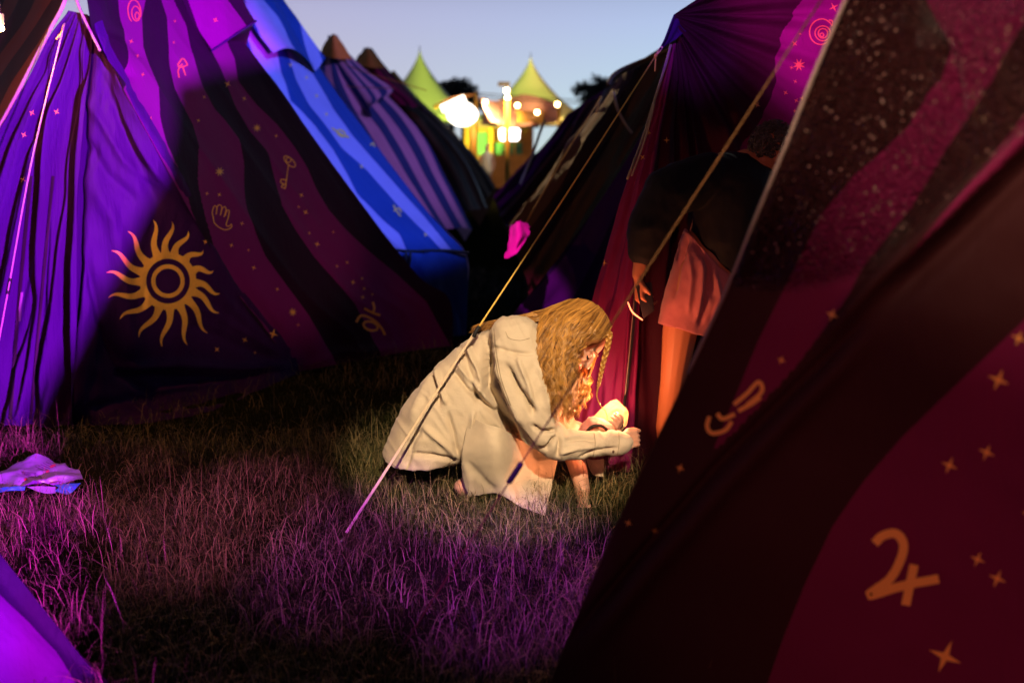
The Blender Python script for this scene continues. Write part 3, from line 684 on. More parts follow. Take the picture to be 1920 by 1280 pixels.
# ================================================================== wet tent in the right foreground
R0 = empty('bell_tent', (2.6, 2.4, 0), 'out of focus rain-wet burgundy tent filling the right foreground', 'tent', TG)
e0 = [(1600,-26,2.15),(1586,4,2.16),(1530,135,2.17),(1470,285,2.2),(1420,405,2.23),(1370,530,2.27),(1292,700,2.33),(1205,880,2.4),(1115,1080,2.46),(1030,1285,2.52),(985,1400,2.56)]
rows = []
for k, a in enumerate(e0):
    a = np.array(a); y = a[1]
    if k == 0: rows.append([a, [1740,-80,2.12], [1960,-150,2.06], [2140,-205,2.02], [2300,-250,2.0], [3700,-420,1.5]]); continue
    rows.append([a, [a[0]+130, y+4, a[2]-.06], [a[0]*.45+2150*.55-60, y+8, a[2]-.22], [a[0]*.2+2150*.8, y+10, a[2]-.40], [2200, y+12, a[2]-.6], [3700, y+14, a[2]-.75]])
def wetmask(px, py, U, V):
    lim = np.interp(px, [1370, 1500, 1640, 1780, 1920, 2200], [545, 552, 520, 395, 262, 20])
    return np.clip((lim-py)/30, 0, 1)
def dr0(px, py, U, V):
    d = .012*fbm(px/200, py/200, 201)
    d += folds(px, py, [([(2100,80),(1920,262),(1780,400),(1640,530),(1540,640)], 16, .035), ([(2100,130),(1930,310),(1790,450),(1650,580)], 22, -.03),
                        ([(1620,600),(1480,740),(1340,880),(1200,1040),(1060,1210)], 9, -.03), ([(1640,620),(1500,760),(1360,905),(1220,1065),(1090,1230)], 22, .03),
                        ([(1480,300),(1400,470),(1380,530)], 8, .01), ([(1690,0),(1770,110),(1800,230)], 20, -.03)])
    w = wetmask(px, py, U, V)
    return d + w*(.004*fbm(px/12, py/20, 211) + .008*fbm(px/40, py/60, 221))
sA = boundaries([[(1660,-150),(1730,-20),(1760,60),(1760,150),(1700,240),(1600,330),(1540,400),(1480,520),(1420,640),(1330,860),(1250,1100)],
                 [(1990,-150),(1930,20),(1870,140),(1790,260),(1700,400),(1620,500),(1590,560),(1560,600),(1440,760),(1350,900)],
                 [(2080,-150),(1990,60),(1930,200),(1850,310),(1740,440),(1660,530),(1600,600)],
                 [(2200,-150),(2150,60),(2060,220),(1960,330),(1880,430),(1780,540),(1700,640)]])
sB = boundaries([[(2000,520),(1920,600),(1800,712),(1690,820),(1620,900),(1560,985),(1510,1090),(1470,1190),(1435,1290)]])
def st0(px, py, U, V):
    w = wetmask(px, py, U, V)
    low = np.interp(px, [985, 1200, 1500, 1920, 2200], [1330, 1040, 740, 330, 80])
    sa = sA(px, py, U, V); sb = sB(px, py, U, V)
    t = np.mod(sa, 2); tri = np.where(t < 1, .5-np.abs(t-.5), -(.5-np.abs(t-1.5)))     # signed distance to the nearest stripe edge
    return np.where(np.abs(py-low+20) < 34, 1.5, np.where(py < low-20, 1-tri, 1-np.clip(sb, -.5, .5)))
pR0 = surface('roof_panel', rows, 220, 180, M['wet'], R0, dr0, st0, attr=wetmask)
tube('edge_piping', Wa([(x-2, y, d-.005) for x, y, d in e0[:7]]), .0045, M['edging'], R0, 6, 50)
rear_loft('rear_panel', e0, (2.9, 2.9, 2.6), (1.1, 3.9, 0), M['gloss'], R0)
lines('planet_print', pR0, R0, [[(1640,1018),(1655,1004),(1680,1000),(1694,1020),(1688,1050),(1668,1085),(1630,1115),(1690,1098),(1760,1084)], [(1714,1058),(1706,1095),(1698,1134)]], 17)
lines('hand_print', pR0, R0, [[(1330,780),(1326,800),(1336,812),(1360,806),(1372,790)],[(1345,775),(1355,785),(1378,776)],[(1376,758),(1400,738),(1422,716),(1428,734),(1400,760)],[(1384,770),(1410,756),(1426,744)]], 8)
for (x, y, r) in [(1872,712,17),(1780,872,13),(1850,848,13),(1833,1048,12),(1870,1084,14),(1772,1230,26),(1910,634,12),(1275,877,7),(1178,980,6),(1465,675,7),(1228,995,5),(1560,590,10),(1930,965,12)]:
    star4(pR0, R0, x, y, r*1.25, .4)
# rain drops standing on the wet sheet
def drops():
    V = []; F = []; c = Vector((0, 0, CAM_H)); bvh = SURF[pR0.name]; rng = random.Random(3); k = 0
    while k < 1500:
        x = rng.uniform(1400, 1920); y = rng.uniform(0, 540)
        if wetmask(np.array(x), np.array(y), 0, 0) < .5 or fbm(np.array(x/90), np.array(y/90), 17) + rng.uniform(-.5, .5) < .12: x = None
        k += 1
        if x is None: continue
        dr = (Vector(W(x, y, 2))-c).normalized(); h = bvh.ray_cast(c, dr)
        if h[0] is None: continue
        n = h[1] if h[1].dot(-dr) > 0 else -h[1]
        r = rng.choice([.0008, .001, .0012, .0014, .002, .003]); b = len(V)
        q = n.to_track_quat('Z', 'Y')
        for ph, rr in ((0, 1), (.5, .86), (.85, .5)):
            for j in range(6): V.append(h[0] + q @ Vector((math.cos(j*math.pi/3)*rr*r, math.sin(j*math.pi/3)*rr*r, ph*r*.9)))
        V.append(h[0] + q @ Vector((0, 0, r)))
        for lv in range(2):
            for j in range(6): F.append((b+lv*6+j, b+lv*6+(j+1) % 6, b+lv*6+6+(j+1) % 6, b+lv*6+6+j))
        for j in range(6): F.append((b+12+j, b+12+(j+1) % 6, b+18))
    return V, F
m_drop, N, Lk, b = new_mat('water_drop'); b.inputs['Base Color'].default_value = (.20, .13, .11, 1); b.inputs['Roughness'].default_value = .12
b.inputs['Specular IOR Level'].default_value = 1.0; b.inputs['Transmission Weight'].default_value = 0
V, F = drops(); tag(mesh('rain_drops', V, F, m_drop, R0), kind='stuff')
# its guy rope, close to the lens
gr = empty('guy_rope', G(700, 1295), 'blurred dark guy rope crossing close in front, with a slider', 'rope', 'guy ropes')
ra, rb = W(1562, -34, 2.35), G(700, 1296, 0)
M['darkrope'] = simple('brown_rope', (.075, .030, .007), .7, noise=.2, nscale=300)
tube('rope', [ra, ra*.5+rb*.5, rb], .0024, M['darkrope'], gr, 6, 20)
sl = W(965, 886, 1.0); 
def on_rope(py):
    lo, hi = 0., 1.
    for _ in range(40):
        t = (lo+hi)/2
        if project(ra*(1-t)+rb*t)[1] < py: lo = t
        else: hi = t
    return ra*(1-lo)+rb*lo
tube('slider', [on_rope(868), on_rope(886), on_rope(904)], .008, M['black'], gr, 8, 8)

# ================================================================== unseen tent added beside the camera, shaped to keep violet light off the wet tent and the near grass
SHADE_TENT = empty('bell_tent', (3.4, .4, 0), 'unseen plum tent added beside the camera to block stage light', 'tent', TG)
V = []; F = []; lv = [(0, .8), (.45, .95), (.8, 1.1), (.92, 1.3), (1.06, 1.8), (1.25, 2.0), (2.04, 2.08)]
for z, x in lv:
    for q in np.linspace(0, 1, 12): V.append((x+(5.2-x)*q, .05*math.sin(9*q)+.25*q, z+(.10*q if z > 1.9 else 0)))
for i in range(len(lv)-1):
    for j in range(11): F.append((i*12+j, i*12+j+1, (i+1)*12+j+1, (i+1)*12+j))
mesh('side_panel', V, F, M['plum'], SHADE_TENT)
back_sheet('rear_panel', [(2.08, .02, 2.04), (.82, .02, 0), (2.0, .9, 0), (4.4, .9, 2.6)], M['plum'], SHADE_TENT)
# ================================================================== lilac tent corner, bottom left
L0 = empty('bell_tent', (-1.6, 2.2, 0), 'out of focus violet lit tent corner in the bottom left', 'tent', TG)
rows = []
for k, q in enumerate(np.linspace(0, 1, 6)):
    r = np.array([-180+480*q, 810+600*q, 2.75-.15*q]); l = np.array([-520+0*q, 860+620*q, 2.2-.2*q])
    rows.append([l, l*.66+r*.34, l*.33+r*.67, r])
M['near'] = tent_cloth('near_tent_cloth', (.075, .003, .085), (.012, .002, .02))
surface('roof_panel', rows, 50, 50, M['near'], L0, lambda px, py, U, V: .015*fbm(U*4, V*4, 301) + folds(px, py, [([(-20,1060),(60,1150),(190,1290)], 22, -.02)]), lambda px, py, U, V: 1+boundaries([[(-200,860),(-60,1040),(0,1108),(60,1165),(110,1220),(150,1290)]])(px, py, U, V))
back_sheet('rear_panel', [W(-180,810,2.75), W(300,1410,2.6), (-1.75, 2.95, 0), (-1.95, 3.2, .7)], M['cloth'], L0)

# ================================================================== people
DG = bpy.context.evaluated_depsgraph_get
def capsule(p, q, r1, r2, seg=14, rings=5):
    """tapered round-ended limb piece"""
    p = np.asarray(p, float); q = np.asarray(q, float); t = q-p; L = np.linalg.norm(t)+1e-9; t = t/L
    pts = []; rr = []
    for a in np.linspace(-np.pi/2, 0, rings)[:-1]: pts.append(p + t*r1*np.sin(a)*.98); rr.append(max(r1*np.cos(a), 1e-4))
    for k in np.linspace(0, 1, 4): pts.append(p + t*L*k); rr.append(r1+(r2-r1)*k)
    for a in np.linspace(0, np.pi/2, rings)[1:]: pts.append(q + t*r2*np.sin(a)*.98); rr.append(max(r2*np.cos(a), 1e-4))
    return tube_data(np.array(pts), np.array(rr), seg)
def ellipsoid(c, ax, n=18):
    """ax: three axis vectors (scaled)"""
    V = []; F = []; c = np.asarray(c, float); A = np.asarray(ax, float); m = n*2
    for i in range(n+1):
        a = np.pi*i/n
        for j in range(m):
            b = 2*np.pi*j/m
            V.append(c + A[0]*np.sin(a)*np.cos(b) + A[1]*np.sin(a)*np.sin(b) + A[2]*np.cos(a))
    for i in range(n):
        for j in range(m):
            k = (j+1) % m; F.append((i*m+j, (i+1)*m+j, (i+1)*m+k, i*m+k))
    return np.array(V), F
def fuse(name, pieces, voxel, smooth_it, material, parent, displace=None):
    """pieces grown together into one continuous skin"""
    V = []; F = []
    for v, f in pieces:
        b = len(V); V += [tuple(map(float, x)) for x in v]; F += [tuple(i+b for i in q) for q in f]
    me = bpy.data.meshes.new('fuse'); me.from_pydata(V, [], F); me.update()
    o = bpy.data.objects.new('fuse', me); COL.objects.link(o)
    r = o.modifiers.new('r', 'REMESH'); r.mode = 'VOXEL'; r.voxel_size = voxel
    if smooth_it: s = o.modifiers.new('s', 'SMOOTH'); s.factor = .5; s.iterations = smooth_it
    dg = DG(); dg.update(); ev = o.evaluated_get(dg); new = bpy.data.meshes.new_from_object(ev)
    bpy.data.objects.remove(o)
    new.name = name
    if displace is not None:
        n = len(new.vertices); co = np.empty(n*3); new.vertices.foreach_get('co', co); co = co.reshape(-1, 3)
        no = np.array([tuple(v.vector) for v in new.vertex_normals]) if hasattr(new, 'vertex_normals') else np.array([tuple(v.normal) for v in new.vertices])
        new.vertices.foreach_set('co', displace(co, no).reshape(-1)); new.update()
    return link(name, new, material, parent)
def chain(pts, rad, seg=14):
    P = Wa(pts) if np.asarray(pts).shape[-1] == 3 else pts
    return [capsule(P[i], P[i+1], rad[i], rad[i+1], seg) for i in range(len(P)-1)]
def chain3(P, rad, seg=12):
    return [capsule(P[i], P[i+1], rad[i], rad[i+1], seg) for i in range(len(P)-1)]

def skin_mat():
    m, N, L, b = new_mat('skin')
    b.inputs['Base Color'].default_value = (.62, .33, .22, 1); b.inputs['Roughness'].default_value = .5
    b.inputs['Subsurface Weight'].default_value = .15; b.inputs['Subsurface Radius'].default_value = (.02, .008, .004); b.inputs['Subsurface Scale'].default_value = .5
    return m
def cotton(name, color):
    m, N, L, b = new_mat(name)
    b.inputs['Roughness'].default_value = .85; b.inputs['Sheen Weight'].default_value = .15; b.inputs['Specular IOR Level'].default_value = .15
    t = N.new('ShaderNodeTexNoise'); t.inputs['Scale'].default_value = 9; t.inputs['Detail'].default_value = 6
    r = N.new('ShaderNodeMapRange'); r.inputs[3].default_value = .88; r.inputs[4].default_value = 1.08
    x = N.new('ShaderNodeMix'); x.data_type = 'RGBA'; x.blend_type = 'MULTIPLY'; x.inputs[0].default_value = 1; x.inputs[6].default_value = (*color, 1)
    L.new(t.outputs[0], r.inputs[0]); L.new(r.outputs[0], x.inputs[7]); L.new(x.outputs[2], b.inputs['Base Color'])
    w = N.new('ShaderNodeTexNoise'); w.inputs['Scale'].default_value = 600; w2 = N.new('ShaderNodeTexNoise'); w2.inputs['Scale'].default_value = 110; w2.inputs['Detail'].default_value = 5
    a = N.new('ShaderNodeMath'); a.operation = 'MULTIPLY_ADD'; a.inputs[1].default_value = .15; L.new(w.outputs[0], a.inputs[0]); L.new(w2.outputs[0], a.inputs[2])
    bp = N.new('ShaderNodeBump'); bp.inputs['Strength'].default_value = .45; bp.inputs['Distance'].default_value = .004
    L.new(a.outputs[0], bp.inputs['Height']); L.new(bp.outputs[0], b.inputs['Normal'])
    return m
M['skin'] = skin_mat(); M['shirt'] = cotton('ecru_cotton', (.62, .52, .38)); M['blackcloth'] = simple('black_jersey', (.004, .004, .0045), .8, bump=.4, bscale=60)
M['shorts'] = cotton('pale_pink_cotton', (.46, .16, .155))
def hair_mat(name, c1, c2, rough=.32):
    m, N, L, b = new_mat(name)
    a = N.new('ShaderNodeAttribute'); a.attribute_name = 'tone'
    r = N.new('ShaderNodeValToRGB'); r.color_ramp.elements[0].color = (*c1, 1); r.color_ramp.elements[1].color = (*c2, 1)
    L.new(a.outputs['Fac'], r.inputs[0]); L.new(r.outputs[0], b.inputs['Base Color'])
    b.inputs['Roughness'].default_value = rough; b.inputs['Specular IOR Level'].default_value = .6
    return m
M['hair'] = hair_mat('golden_hair', (.10, .032, .006), (.66, .34, .075))
M['darkhair'] = hair_mat('dark_hair', (.02, .016, .012), (.10, .08, .05), .3)

def strands(name, guides, count, width, material, parent, wave=5., wl=46., spread=7., seed=1, npts=26, depth_sp=.02, per=12):
    """hair: wavy locks that blend between guide curves, each lock a bundle of fine tapered strands"""
    rng = np.random.default_rng(seed); Gd = np.array([catmull(g, npts) for g in guides]); m = len(Gd)
    V = []; F = []; tone = []; locks = max(1, count//per); q0 = np.linspace(0, 1, npts)
    for s in range(locks):
        t = (s+rng.uniform(.1, .9))/locks*(m-1); i = min(int(t), m-2); f = t-i
        base = Gd[i]*(1-f)+Gd[i+1]*f; g0 = np.clip(q0*2.2, 0, 1)
        ph = rng.uniform(0, 2*np.pi); wl_ = wl*rng.uniform(.75, 1.3); amp = wave*rng.uniform(.5, 1.5); lift = rng.normal(0, depth_sp); shift = rng.normal(0, spread*.5)
        ltone = rng.normal(.5, .22); cutl = rng.uniform(.80, 1.0)
        for u in range(per):
            cut = cutl*rng.uniform(.86, 1.0); kk = max(6, int(npts*cut)); c = base[:kk].copy(); q = q0[:kk]; g = g0[:kk]
            arc = np.concatenate([[0], np.cumsum(np.hypot(np.diff(c[:, 0]), np.diff(c[:, 1])))])
            an = rng.uniform(0, 2*np.pi); rr = math.sqrt(rng.random())*(1 - .55*np.sin(np.pi*np.clip(q, 0, 1))*0 - .45*q)
            stray = rng.normal(0, 3.0)*q**2 if rng.random() < .12 else 0
            w_ = arc/wl_*2*np.pi + ph + rng.normal(0, .25)
            c[:, 0] += amp*g*np.sin(w_) + shift*g + 4.2*rr*math.cos(an)*(.35+.65*g) + stray
            c[:, 1] += .35*amp*g*np.cos(w_) + rng.normal(0, 1.2)
            c[:, 2] += .011*g*np.cos(w_+.6)*amp/wave + lift*g*.6 + .009*rr*math.sin(an)*g - .003
            P = Wa(c); r = width*rng.uniform(.6, 1.2)*np.interp(q/q[-1], [0, .15, .7, 1], [.5, 1, .85, .12])
            v, fc = tube_data(P, r, 4, False, len(V)); V += v.tolist(); F += fc
            tone += [float(np.clip(ltone+rng.normal(0, .16), 0, 1))]*len(v)
    o = mesh(name, V, F, material, parent)
    a = o.data.attributes.new('tone', 'FLOAT', 'POINT'); a.data.foreach_set('value', tone)
    return o

# ------------------------------------------------------------------ crouching person
P1 = empty('person', (-.1, 4.3, 0), 'person with long wavy golden hair crouching in an oversized cream shirt', 'person')
HC = W(1088, 640, 4.33)                              # centre of the head
def imgvec(dx, dy, dd):                              # unit vector from picture directions
    v = np.array([dx, 0, -dy], float) + np.array([0, dd, 0]); return v/np.linalg.norm(v)
fw = imgvec(.50, .82, -.30); up = imgvec(.86, -.48, .05); up = up - fw*np.dot(up, fw); up /= np.linalg.norm(up); sd = np.cross(fw, up)
if sd[1] > 0: sd = -sd                               # towards the camera
def hp(f, u, s): return HC + fw*f + up*u + sd*s
head = [ellipsoid(hp(-.012, .03, 0), [fw*.098, up*.092, sd*.078]), ellipsoid(hp(.038, -.035, 0), [fw*.058, up*.078, sd*.06]),
        ellipsoid(hp(.05, -.085, 0), [fw*.042, up*.03, sd*.036]),                       # chin
        capsule(hp(.088, .012, 0), hp(.112, -.03, 0), .009, .013), capsule(hp(.100, -.034, .010), hp(.100, -.034, -.010), .010, .010),   # nose
        capsule(hp(.090, -.058, .017), hp(.090, -.058, -.017), .007, .007), capsule(hp(.088, -.068, .014), hp(.088, -.068, -.014), .008, .008),
        capsule(hp(.082, .022, .014), hp(.066, .024, .052), .011, .010), capsule(hp(.082, .022, -.014), hp(.066, .024, -.052), .011, .010),  # brows
        ellipsoid(hp(.066, .002, .031), [fw*.017, up*.013, sd*.016], 10), ellipsoid(hp(.066, .002, -.031), [fw*.017, up*.013, sd*.016], 10),
        ellipsoid(hp(.058, -.034, .036), [fw*.026, up*.024, sd*.022], 10), ellipsoid(hp(.058, -.034, -.036), [fw*.026, up*.024, sd*.022], 10),
        ellipsoid(hp(-.012, -.005, .076), [fw*.018, up*.032, sd*.010], 10), ellipsoid(hp(-.012, -.005, -.076), [fw*.018, up*.032, sd*.010], 10)]
neck = [capsule(W(1005, 645, 4.40), hp(-.03, -.04, 0), .062, .055)]
torso = chain([(806,815,4.43),(850,745,4.43),(935,690,4.43),(1000,650,4.42)], [.10, .10, .12, .075])
legs = chain([(815,830,4.42),(940,842,4.50),(872,912,4.27)], [.07, .055, .038]) + chain([(866,912,4.27),(893,938,4.33),(922,945,4.37)], [.036, .032, .022]) \
     + chain([(830,838,4.55),(1030,800,4.5),(1078,856,4.44),(1093,918,4.32)], [.085, .06, .05, .033]) + chain([(1090,920,4.34),(1093,940,4.26)], [.034, .026])
for k, (x, y) in enumerate([(1086,948),(1091,950),(1096,950),(1100,949),(1104,947)]):
    legs += chain([(1093+(k-2)*2, 940, 4.26),(x, y, 4.225),(x, y+2, 4.205)], [.011, .010, .009 if k else .011])
arms = chain([(975,640,4.25),(1006,812,4.17),(1090,832,4.20),(1162,829,4.25)], [.058, .046, .040, .028]) \
     + chain([(985,650,4.60),(1050,800,4.56),(1110,815,4.5),(1150,806,4.42)], [.058, .046, .040, .027])
# near hand: palm then four fingers and a thumb closed on the pouch
def hand(wrist, knuckle, palm_up, curl, lens, r=.0085, thumb=None):
    wrist, knuckle = np.array(wrist), np.array(knuckle); ax = knuckle-wrist; L = np.linalg.norm(ax); ax /= L
    pu = np.array(palm_up, float); pu -= ax*np.dot(pu, ax); pu /= np.linalg.norm(pu); sdv = np.cross(ax, pu)
    out = []
    for k, s in enumerate((-.030, -.010, .010, .030)):
        out.append(capsule(wrist + sdv*s*.6, knuckle + sdv*s, .014, .012))
        p = knuckle + sdv*s; d = ax.copy(); ang = 0
        for j, ln in enumerate(np.array([.040, .026, .021])*lens[k]):
            ang += curl[j]; dirv = ax*math.cos(ang) - pu*math.sin(ang); q = p + dirv*ln
            out.append(capsule(p, q, r*(1.05-.1*j), r*(.98-.12*j), 10)); p = q
    t0 = wrist + ax*.025 + sdv*-.026; t1 = t0 + ax*.032 - sdv*.018 - pu*.012; t2 = t1 + ax*.026 - pu*.02 + sdv*.004; t3 = t2 + ax*.016 - pu*.016 + sdv*.008
    out += chain3([t0, t1, t2, t3], [.013, .011, .0098, .0085])
    return out
hands = hand(W(1160,829,4.25), W(1181,824,4.245), (-.2, -.9, .3), (.55, .9, .7), (1, 1.08, 1.02, .85)) \
      + hand(W(1140,808,4.44), W(1160,800,4.36), (.6, .2, -.7), (.5, .7, .5), (1, 1.08, 1.02, .85))
fuse('body', head+neck+torso+legs+arms+hands, .0045, 3, M['skin'], P1)
# closed eye with dark make-up, brow, lips
M['lash'] = simple('dark_makeup', (.015, .008, .008), .5); M['lips'] = simple('lips', (.50, .12, .09), .35); M['brow'] = simple('brow_hair', (.22, .10, .03), .6)
for s in (1, -1):
    tube('eyelash', [hp(.083, -.006, s*.016), hp(.086, -.010, s*.031), hp(.076, -.006, s*.047)], [.003, .006, .003], M['lash'], P1, 8, 12)
    tube('eyebrow', [hp(.094, .028, s*.014), hp(.090, .036, s*.034), hp(.072, .032, s*.056)], [.002, .004, .0015], M['brow'], P1, 6, 12)
tube('lips', [hp(.086, -.061, .024), hp(.098, -.060, .008), hp(.098, -.060, -.008), hp(.086, -.061, -.024)], [.003, .007, .007, .003], M['lips'], P1, 8, 14)

# shirt: body tube + sleeve tubes grown together, then folded
def loft(rows, seg=40):
    """rows: back point, front point (px,py), mid distance, half thickness"""
    V = []; F = []
    for (bx, by, fx, fy, d, th) in rows:
        for j in range(seg):
            a = 2*np.pi*j/seg; c, s = np.cos(a), np.sin(a)
            s = np.sign(s)*np.abs(s)**.85
            px = (bx+fx)/2 + c*(bx-fx)/2; py = (by+fy)/2 + c*(by-fy)/2
            V.append(W(px, py, d - s*th))
    n = len(rows)
    for i in range(n-1):
        for j in range(seg): k = (j+1) % seg; F.append((i*seg+j, i*seg+k, (i+1)*seg+k, (i+1)*seg+j))
    F.append(tuple(range(seg))[::-1]); F.append(tuple((n-1)*seg+j for j in range(seg)))
    return V, F
rows = np.array([(1018,596,1042,640,4.40,.075),(985,600,1040,668,4.41,.15),(950,606,1030,720,4.42,.20),(900,622,1005,790,4.42,.215),(846,662,965,842,4.42,.22),(795,712,930,862,4.42,.225),(752,770,900,868,4.42,.225),(726,822,878,868,4.42,.22),(716,848,862,864,4.42,.215)], float)
rows = catmull(rows, 26)
V, F = loft(rows)
V = np.array(V); pr = project(V)                       # curved shirt tail: hem dips at the side
q = np.repeat(np.linspace(0, 1, 26), 40); ang = np.tile(2*np.pi*np.arange(40)/40, 26)
dip = np.clip((q-.72)/.28, 0, 1)**1.3*np.abs(np.sin(ang))**.8*(.5+.5*np.cos(ang)*.55)
V[:, 2] -= dip*.125; V[:, 0] += dip*.01
torso_s = (V, F)
sl1 = chain([(966,640,4.25),(980,690,4.20),(998,752,4.16),(1010,806,4.15),(1048,834,4.15),(1095,834,4.18),(1135,831,4.21),(1164,829,4.24)], [.118, .122, .108, .088, .068, .059, .055, .053], 20)
sl2 = chain([(990,650,4.58),(1030,760,4.58),(1050,812,4.56),(1100,822,4.52),(1128,818,4.46)], [.11, .10, .08, .06, .054], 20)
SF = [(p_, w_*.72, a_*2.0) for p_, w_, a_ in [([(909,621),(912,681),(916,730),(942,775),(972,816),(1004,850)], 11, -.040), ([(935,640),(940,700),(965,760),(985,800)], 9, .012),
      ([(946,685),(972,730),(995,760),(1002,779)], 8, -.024), ([(882,730),(905,756),(935,782),(957,812)], 7, -.022), ([(895,725),(920,752),(945,775)], 6, .012),
      ([(845,690),(875,730),(894,749)], 6, -.014), ([(858,682),(885,715),(905,735)], 6, .012), ([(811,690),(815,730),(822,762)], 6, -.013), ([(820,690),(828,730),(838,760)], 6, .013),
      ([(1017,690),(1032,730),(1042,764)], 5, -.014), ([(1005,680),(1020,730),(1030,770)], 6, .010), ([(999,797),(1017,809),(1042,805)], 4.5, -.018), ([(1002,842),(1025,839),(1042,816)], 4.5, -.018),
      ([(1085,856),(1111,846),(1158,839)], 4, -.009), ([(1060,826),(1090,822),(1120,828)], 5, -.008), ([(1048,850),(1080,840),(1120,836)], 5, .007),
      ([(858,858),(837,835),(792,800)], 7, .010), ([(860,858),(850,815),(838,770)], 6, -.010), ([(862,856),(880,815),(888,770)], 6, .011), ([(858,862),(820,855),(770,850)], 6, -.010),
      ([(790,800),(770,835),(760,880)], 8, -.010), ([(830,660),(800,720),(770,790)], 10, .008), ([(925,650),(960,660),(1000,665)], 5, -.007), ([(970,670),(990,720),(1000,760)], 5, .010),
      ([(860,640),(880,700),(900,770)], 8, -.012), ([(872,640),(895,690),(908,730)], 6, .012), ([(1030,640),(1020,690),(1030,740)], 6, -.010), ([(1045,800),(1050,830),(1044,858)], 5, -.014)]]
def shirt_disp(co, no):
    p = project(co); near = np.clip(no[:, 1]*-1.5+.3, 0, 1)
    d = folds(p[:, 0], p[:, 1], SF)*near
    d += .006*fbm(p[:, 0]/30, p[:, 1]/42, 401) + .004*ridge(p[:, 0]/26+p[:, 1]/60, p[:, 1]/50, 405) + .003*ridge(p[:, 0]/14-p[:, 1]/22, p[:, 1]/30, 407)
    return co + no*d[:, None]
shirt = fuse('shirt', [torso_s]+sl1+sl2, .0055, 4, M['shirt'], P1, shirt_disp); tag(shirt, 'oversized cream cotton shirt')
def dtail(px, py, U, V):
    return .006*fbm(px/30, py/30, 411) + folds(px, py, [([(870,865),(880,900),(882,930)], 5, .010), ([(875,865),(905,900),(930,922)], 6, -.008), ([(975,860),(970,900),(985,945)], 8, -.012), ([(1015,870),(1005,910),(1010,955)], 7, .010)])
tail = [[(880,780,4.22),(912,795,4.12),(945,805,4.13),(985,830,4.36),(1048,848,4.42)],
        [(866,846,4.17),(925,840,4.07),(955,850,4.14),(995,860,4.40),(1044,868,4.40)],
        [(866,893,4.19),(930,885,4.10),(968,895,4.20),(1002,893,4.34),(1036,905,4.30)],
        [(877,932,4.21),(930,926,4.15),(972,946,4.09),(1000,957,4.08),(1021,966,4.07)]]
tl = surface('shirt_tail', tail, 60, 70, M['shirt'], shirt, dtail)
sm = tl.modifiers.new('thick', 'SOLIDIFY'); sm.thickness = .003
fl = surface('shirt_front', [[(1098,858,4.45),(1112,862,4.44),(1132,860,4.43)],[(1106,880,4.42),(1118,880,4.41),(1133,876,4.4)],[(1112,890,4.4),(1124,892,4.39),(1131,893,4.39)]], 16, 14, M['shirt'], shirt, lambda px, py, U, V: .006*fbm(U*5, V*5, 4))
# hem, seam stitching, cuff and button follow the cloth
SURFS = BVHTree.FromPolygons([v.co for v in shirt.data.vertices], [tuple(p.vertices) for p in shirt.data.polygons])
SURF[shirt.name] = SURFS
def seam(name, pts, r, material, n=30, lift=.001):
    P = catmull(np.array(pts, float), n); c = Vector((0, 0, CAM_H)); out = []
    for x, y in P:
        dr = (Vector(W(x, y, 4.3))-c).normalized(); h = SURFS.ray_cast(c, dr)
        if h[0] is not None and h[0].y < 4.6: out.append(np.array(h[0] - dr*lift))
    if len(out) > 3: return tube(name, out, r, material, shirt, 6)
M['stitch'] = cotton('ecru_stitching', (.34, .26, .17))
for o_ in (0, 4, 8): seam('seam', [(918+o_,616),(923+o_,660),(932+o_,710),(950+o_,760)], 0.0017, M['stitch'])
seam('yoke_seam', [(948,622),(955,634),(975,638),(993,634)], .0013, M['stitch'])
seam('cuff_seam', [(1160,806),(1161,830),(1158,852)], .0016, M['stitch'], 14)
seam('cuff_seam', [(1114,812),(1116,832),(1112,856)], .0016, M['stitch'], 14)
seam('hem_seam', [(722,858),(745,876),(775,887),(808,885),(838,870),(856,858)], .0013, M['stitch'])
M['button'] = simple('brown_button', (.10, .06, .04), .4)
for (x, y) in ((1150, 846), (916, 606)):
    c = Vector((0, 0, CAM_H)); dr = (Vector(W(x, y, 4.3))-c).normalized(); h = SURFS.ray_cast(c, dr)
    if h[0] is not None:
        p = np.array(h[0]); tube('button', [p+np.array(dr)*.002, p-np.array(dr)*.003], .006, M['button'], shirt, 10)

# hair
hg = [[(1062,564,4.36),(1018,592,4.28),(1012,640,4.16),(1018,700,4.10),(1032,760,4.08),(1042,806,4.09)],
      [(1086,561,4.32),(1036,598,4.21),(1026,660,4.12),(1036,730,4.08),(1052,802,4.09)],
      [(1108,566,4.29),(1062,602,4.19),(1046,670,4.13),(1055,740,4.11),(1058,802,4.11)],
      [(1128,580,4.28),(1088,614,4.19),(1066,672,4.15),(1068,740,4.14),(1066,798,4.14)],
      [(1142,600,4.28),(1108,628,4.205),(1082,664,4.175),(1080,712,4.18),(1078,778,4.19)]]
hair = strands('hair', hg, 1500, .0017, M['hair'], P1, wave=4.6, wl=38, spread=6, seed=11, depth_sp=.022)
tag(hair, 'long wavy golden hair falling beside the face')
strands('flyaway_hair', hg, 110, .0008, M['hair'], P1, wave=6, wl=48, spread=22, seed=29, depth_sp=.03, per=1)
strands('fringe', [[(1120,572,4.29),(1100,604,4.21),(1086,640,4.18)],[(1136,590,4.275),(1115,622,4.20),(1092,644,4.185)],[(1147,612,4.275),(1128,634,4.215),(1100,650,4.20)]], 300, .0016, M['hair'], P1, wave=1.5, wl=60, spread=4, seed=13, depth_sp=.008, npts=14)
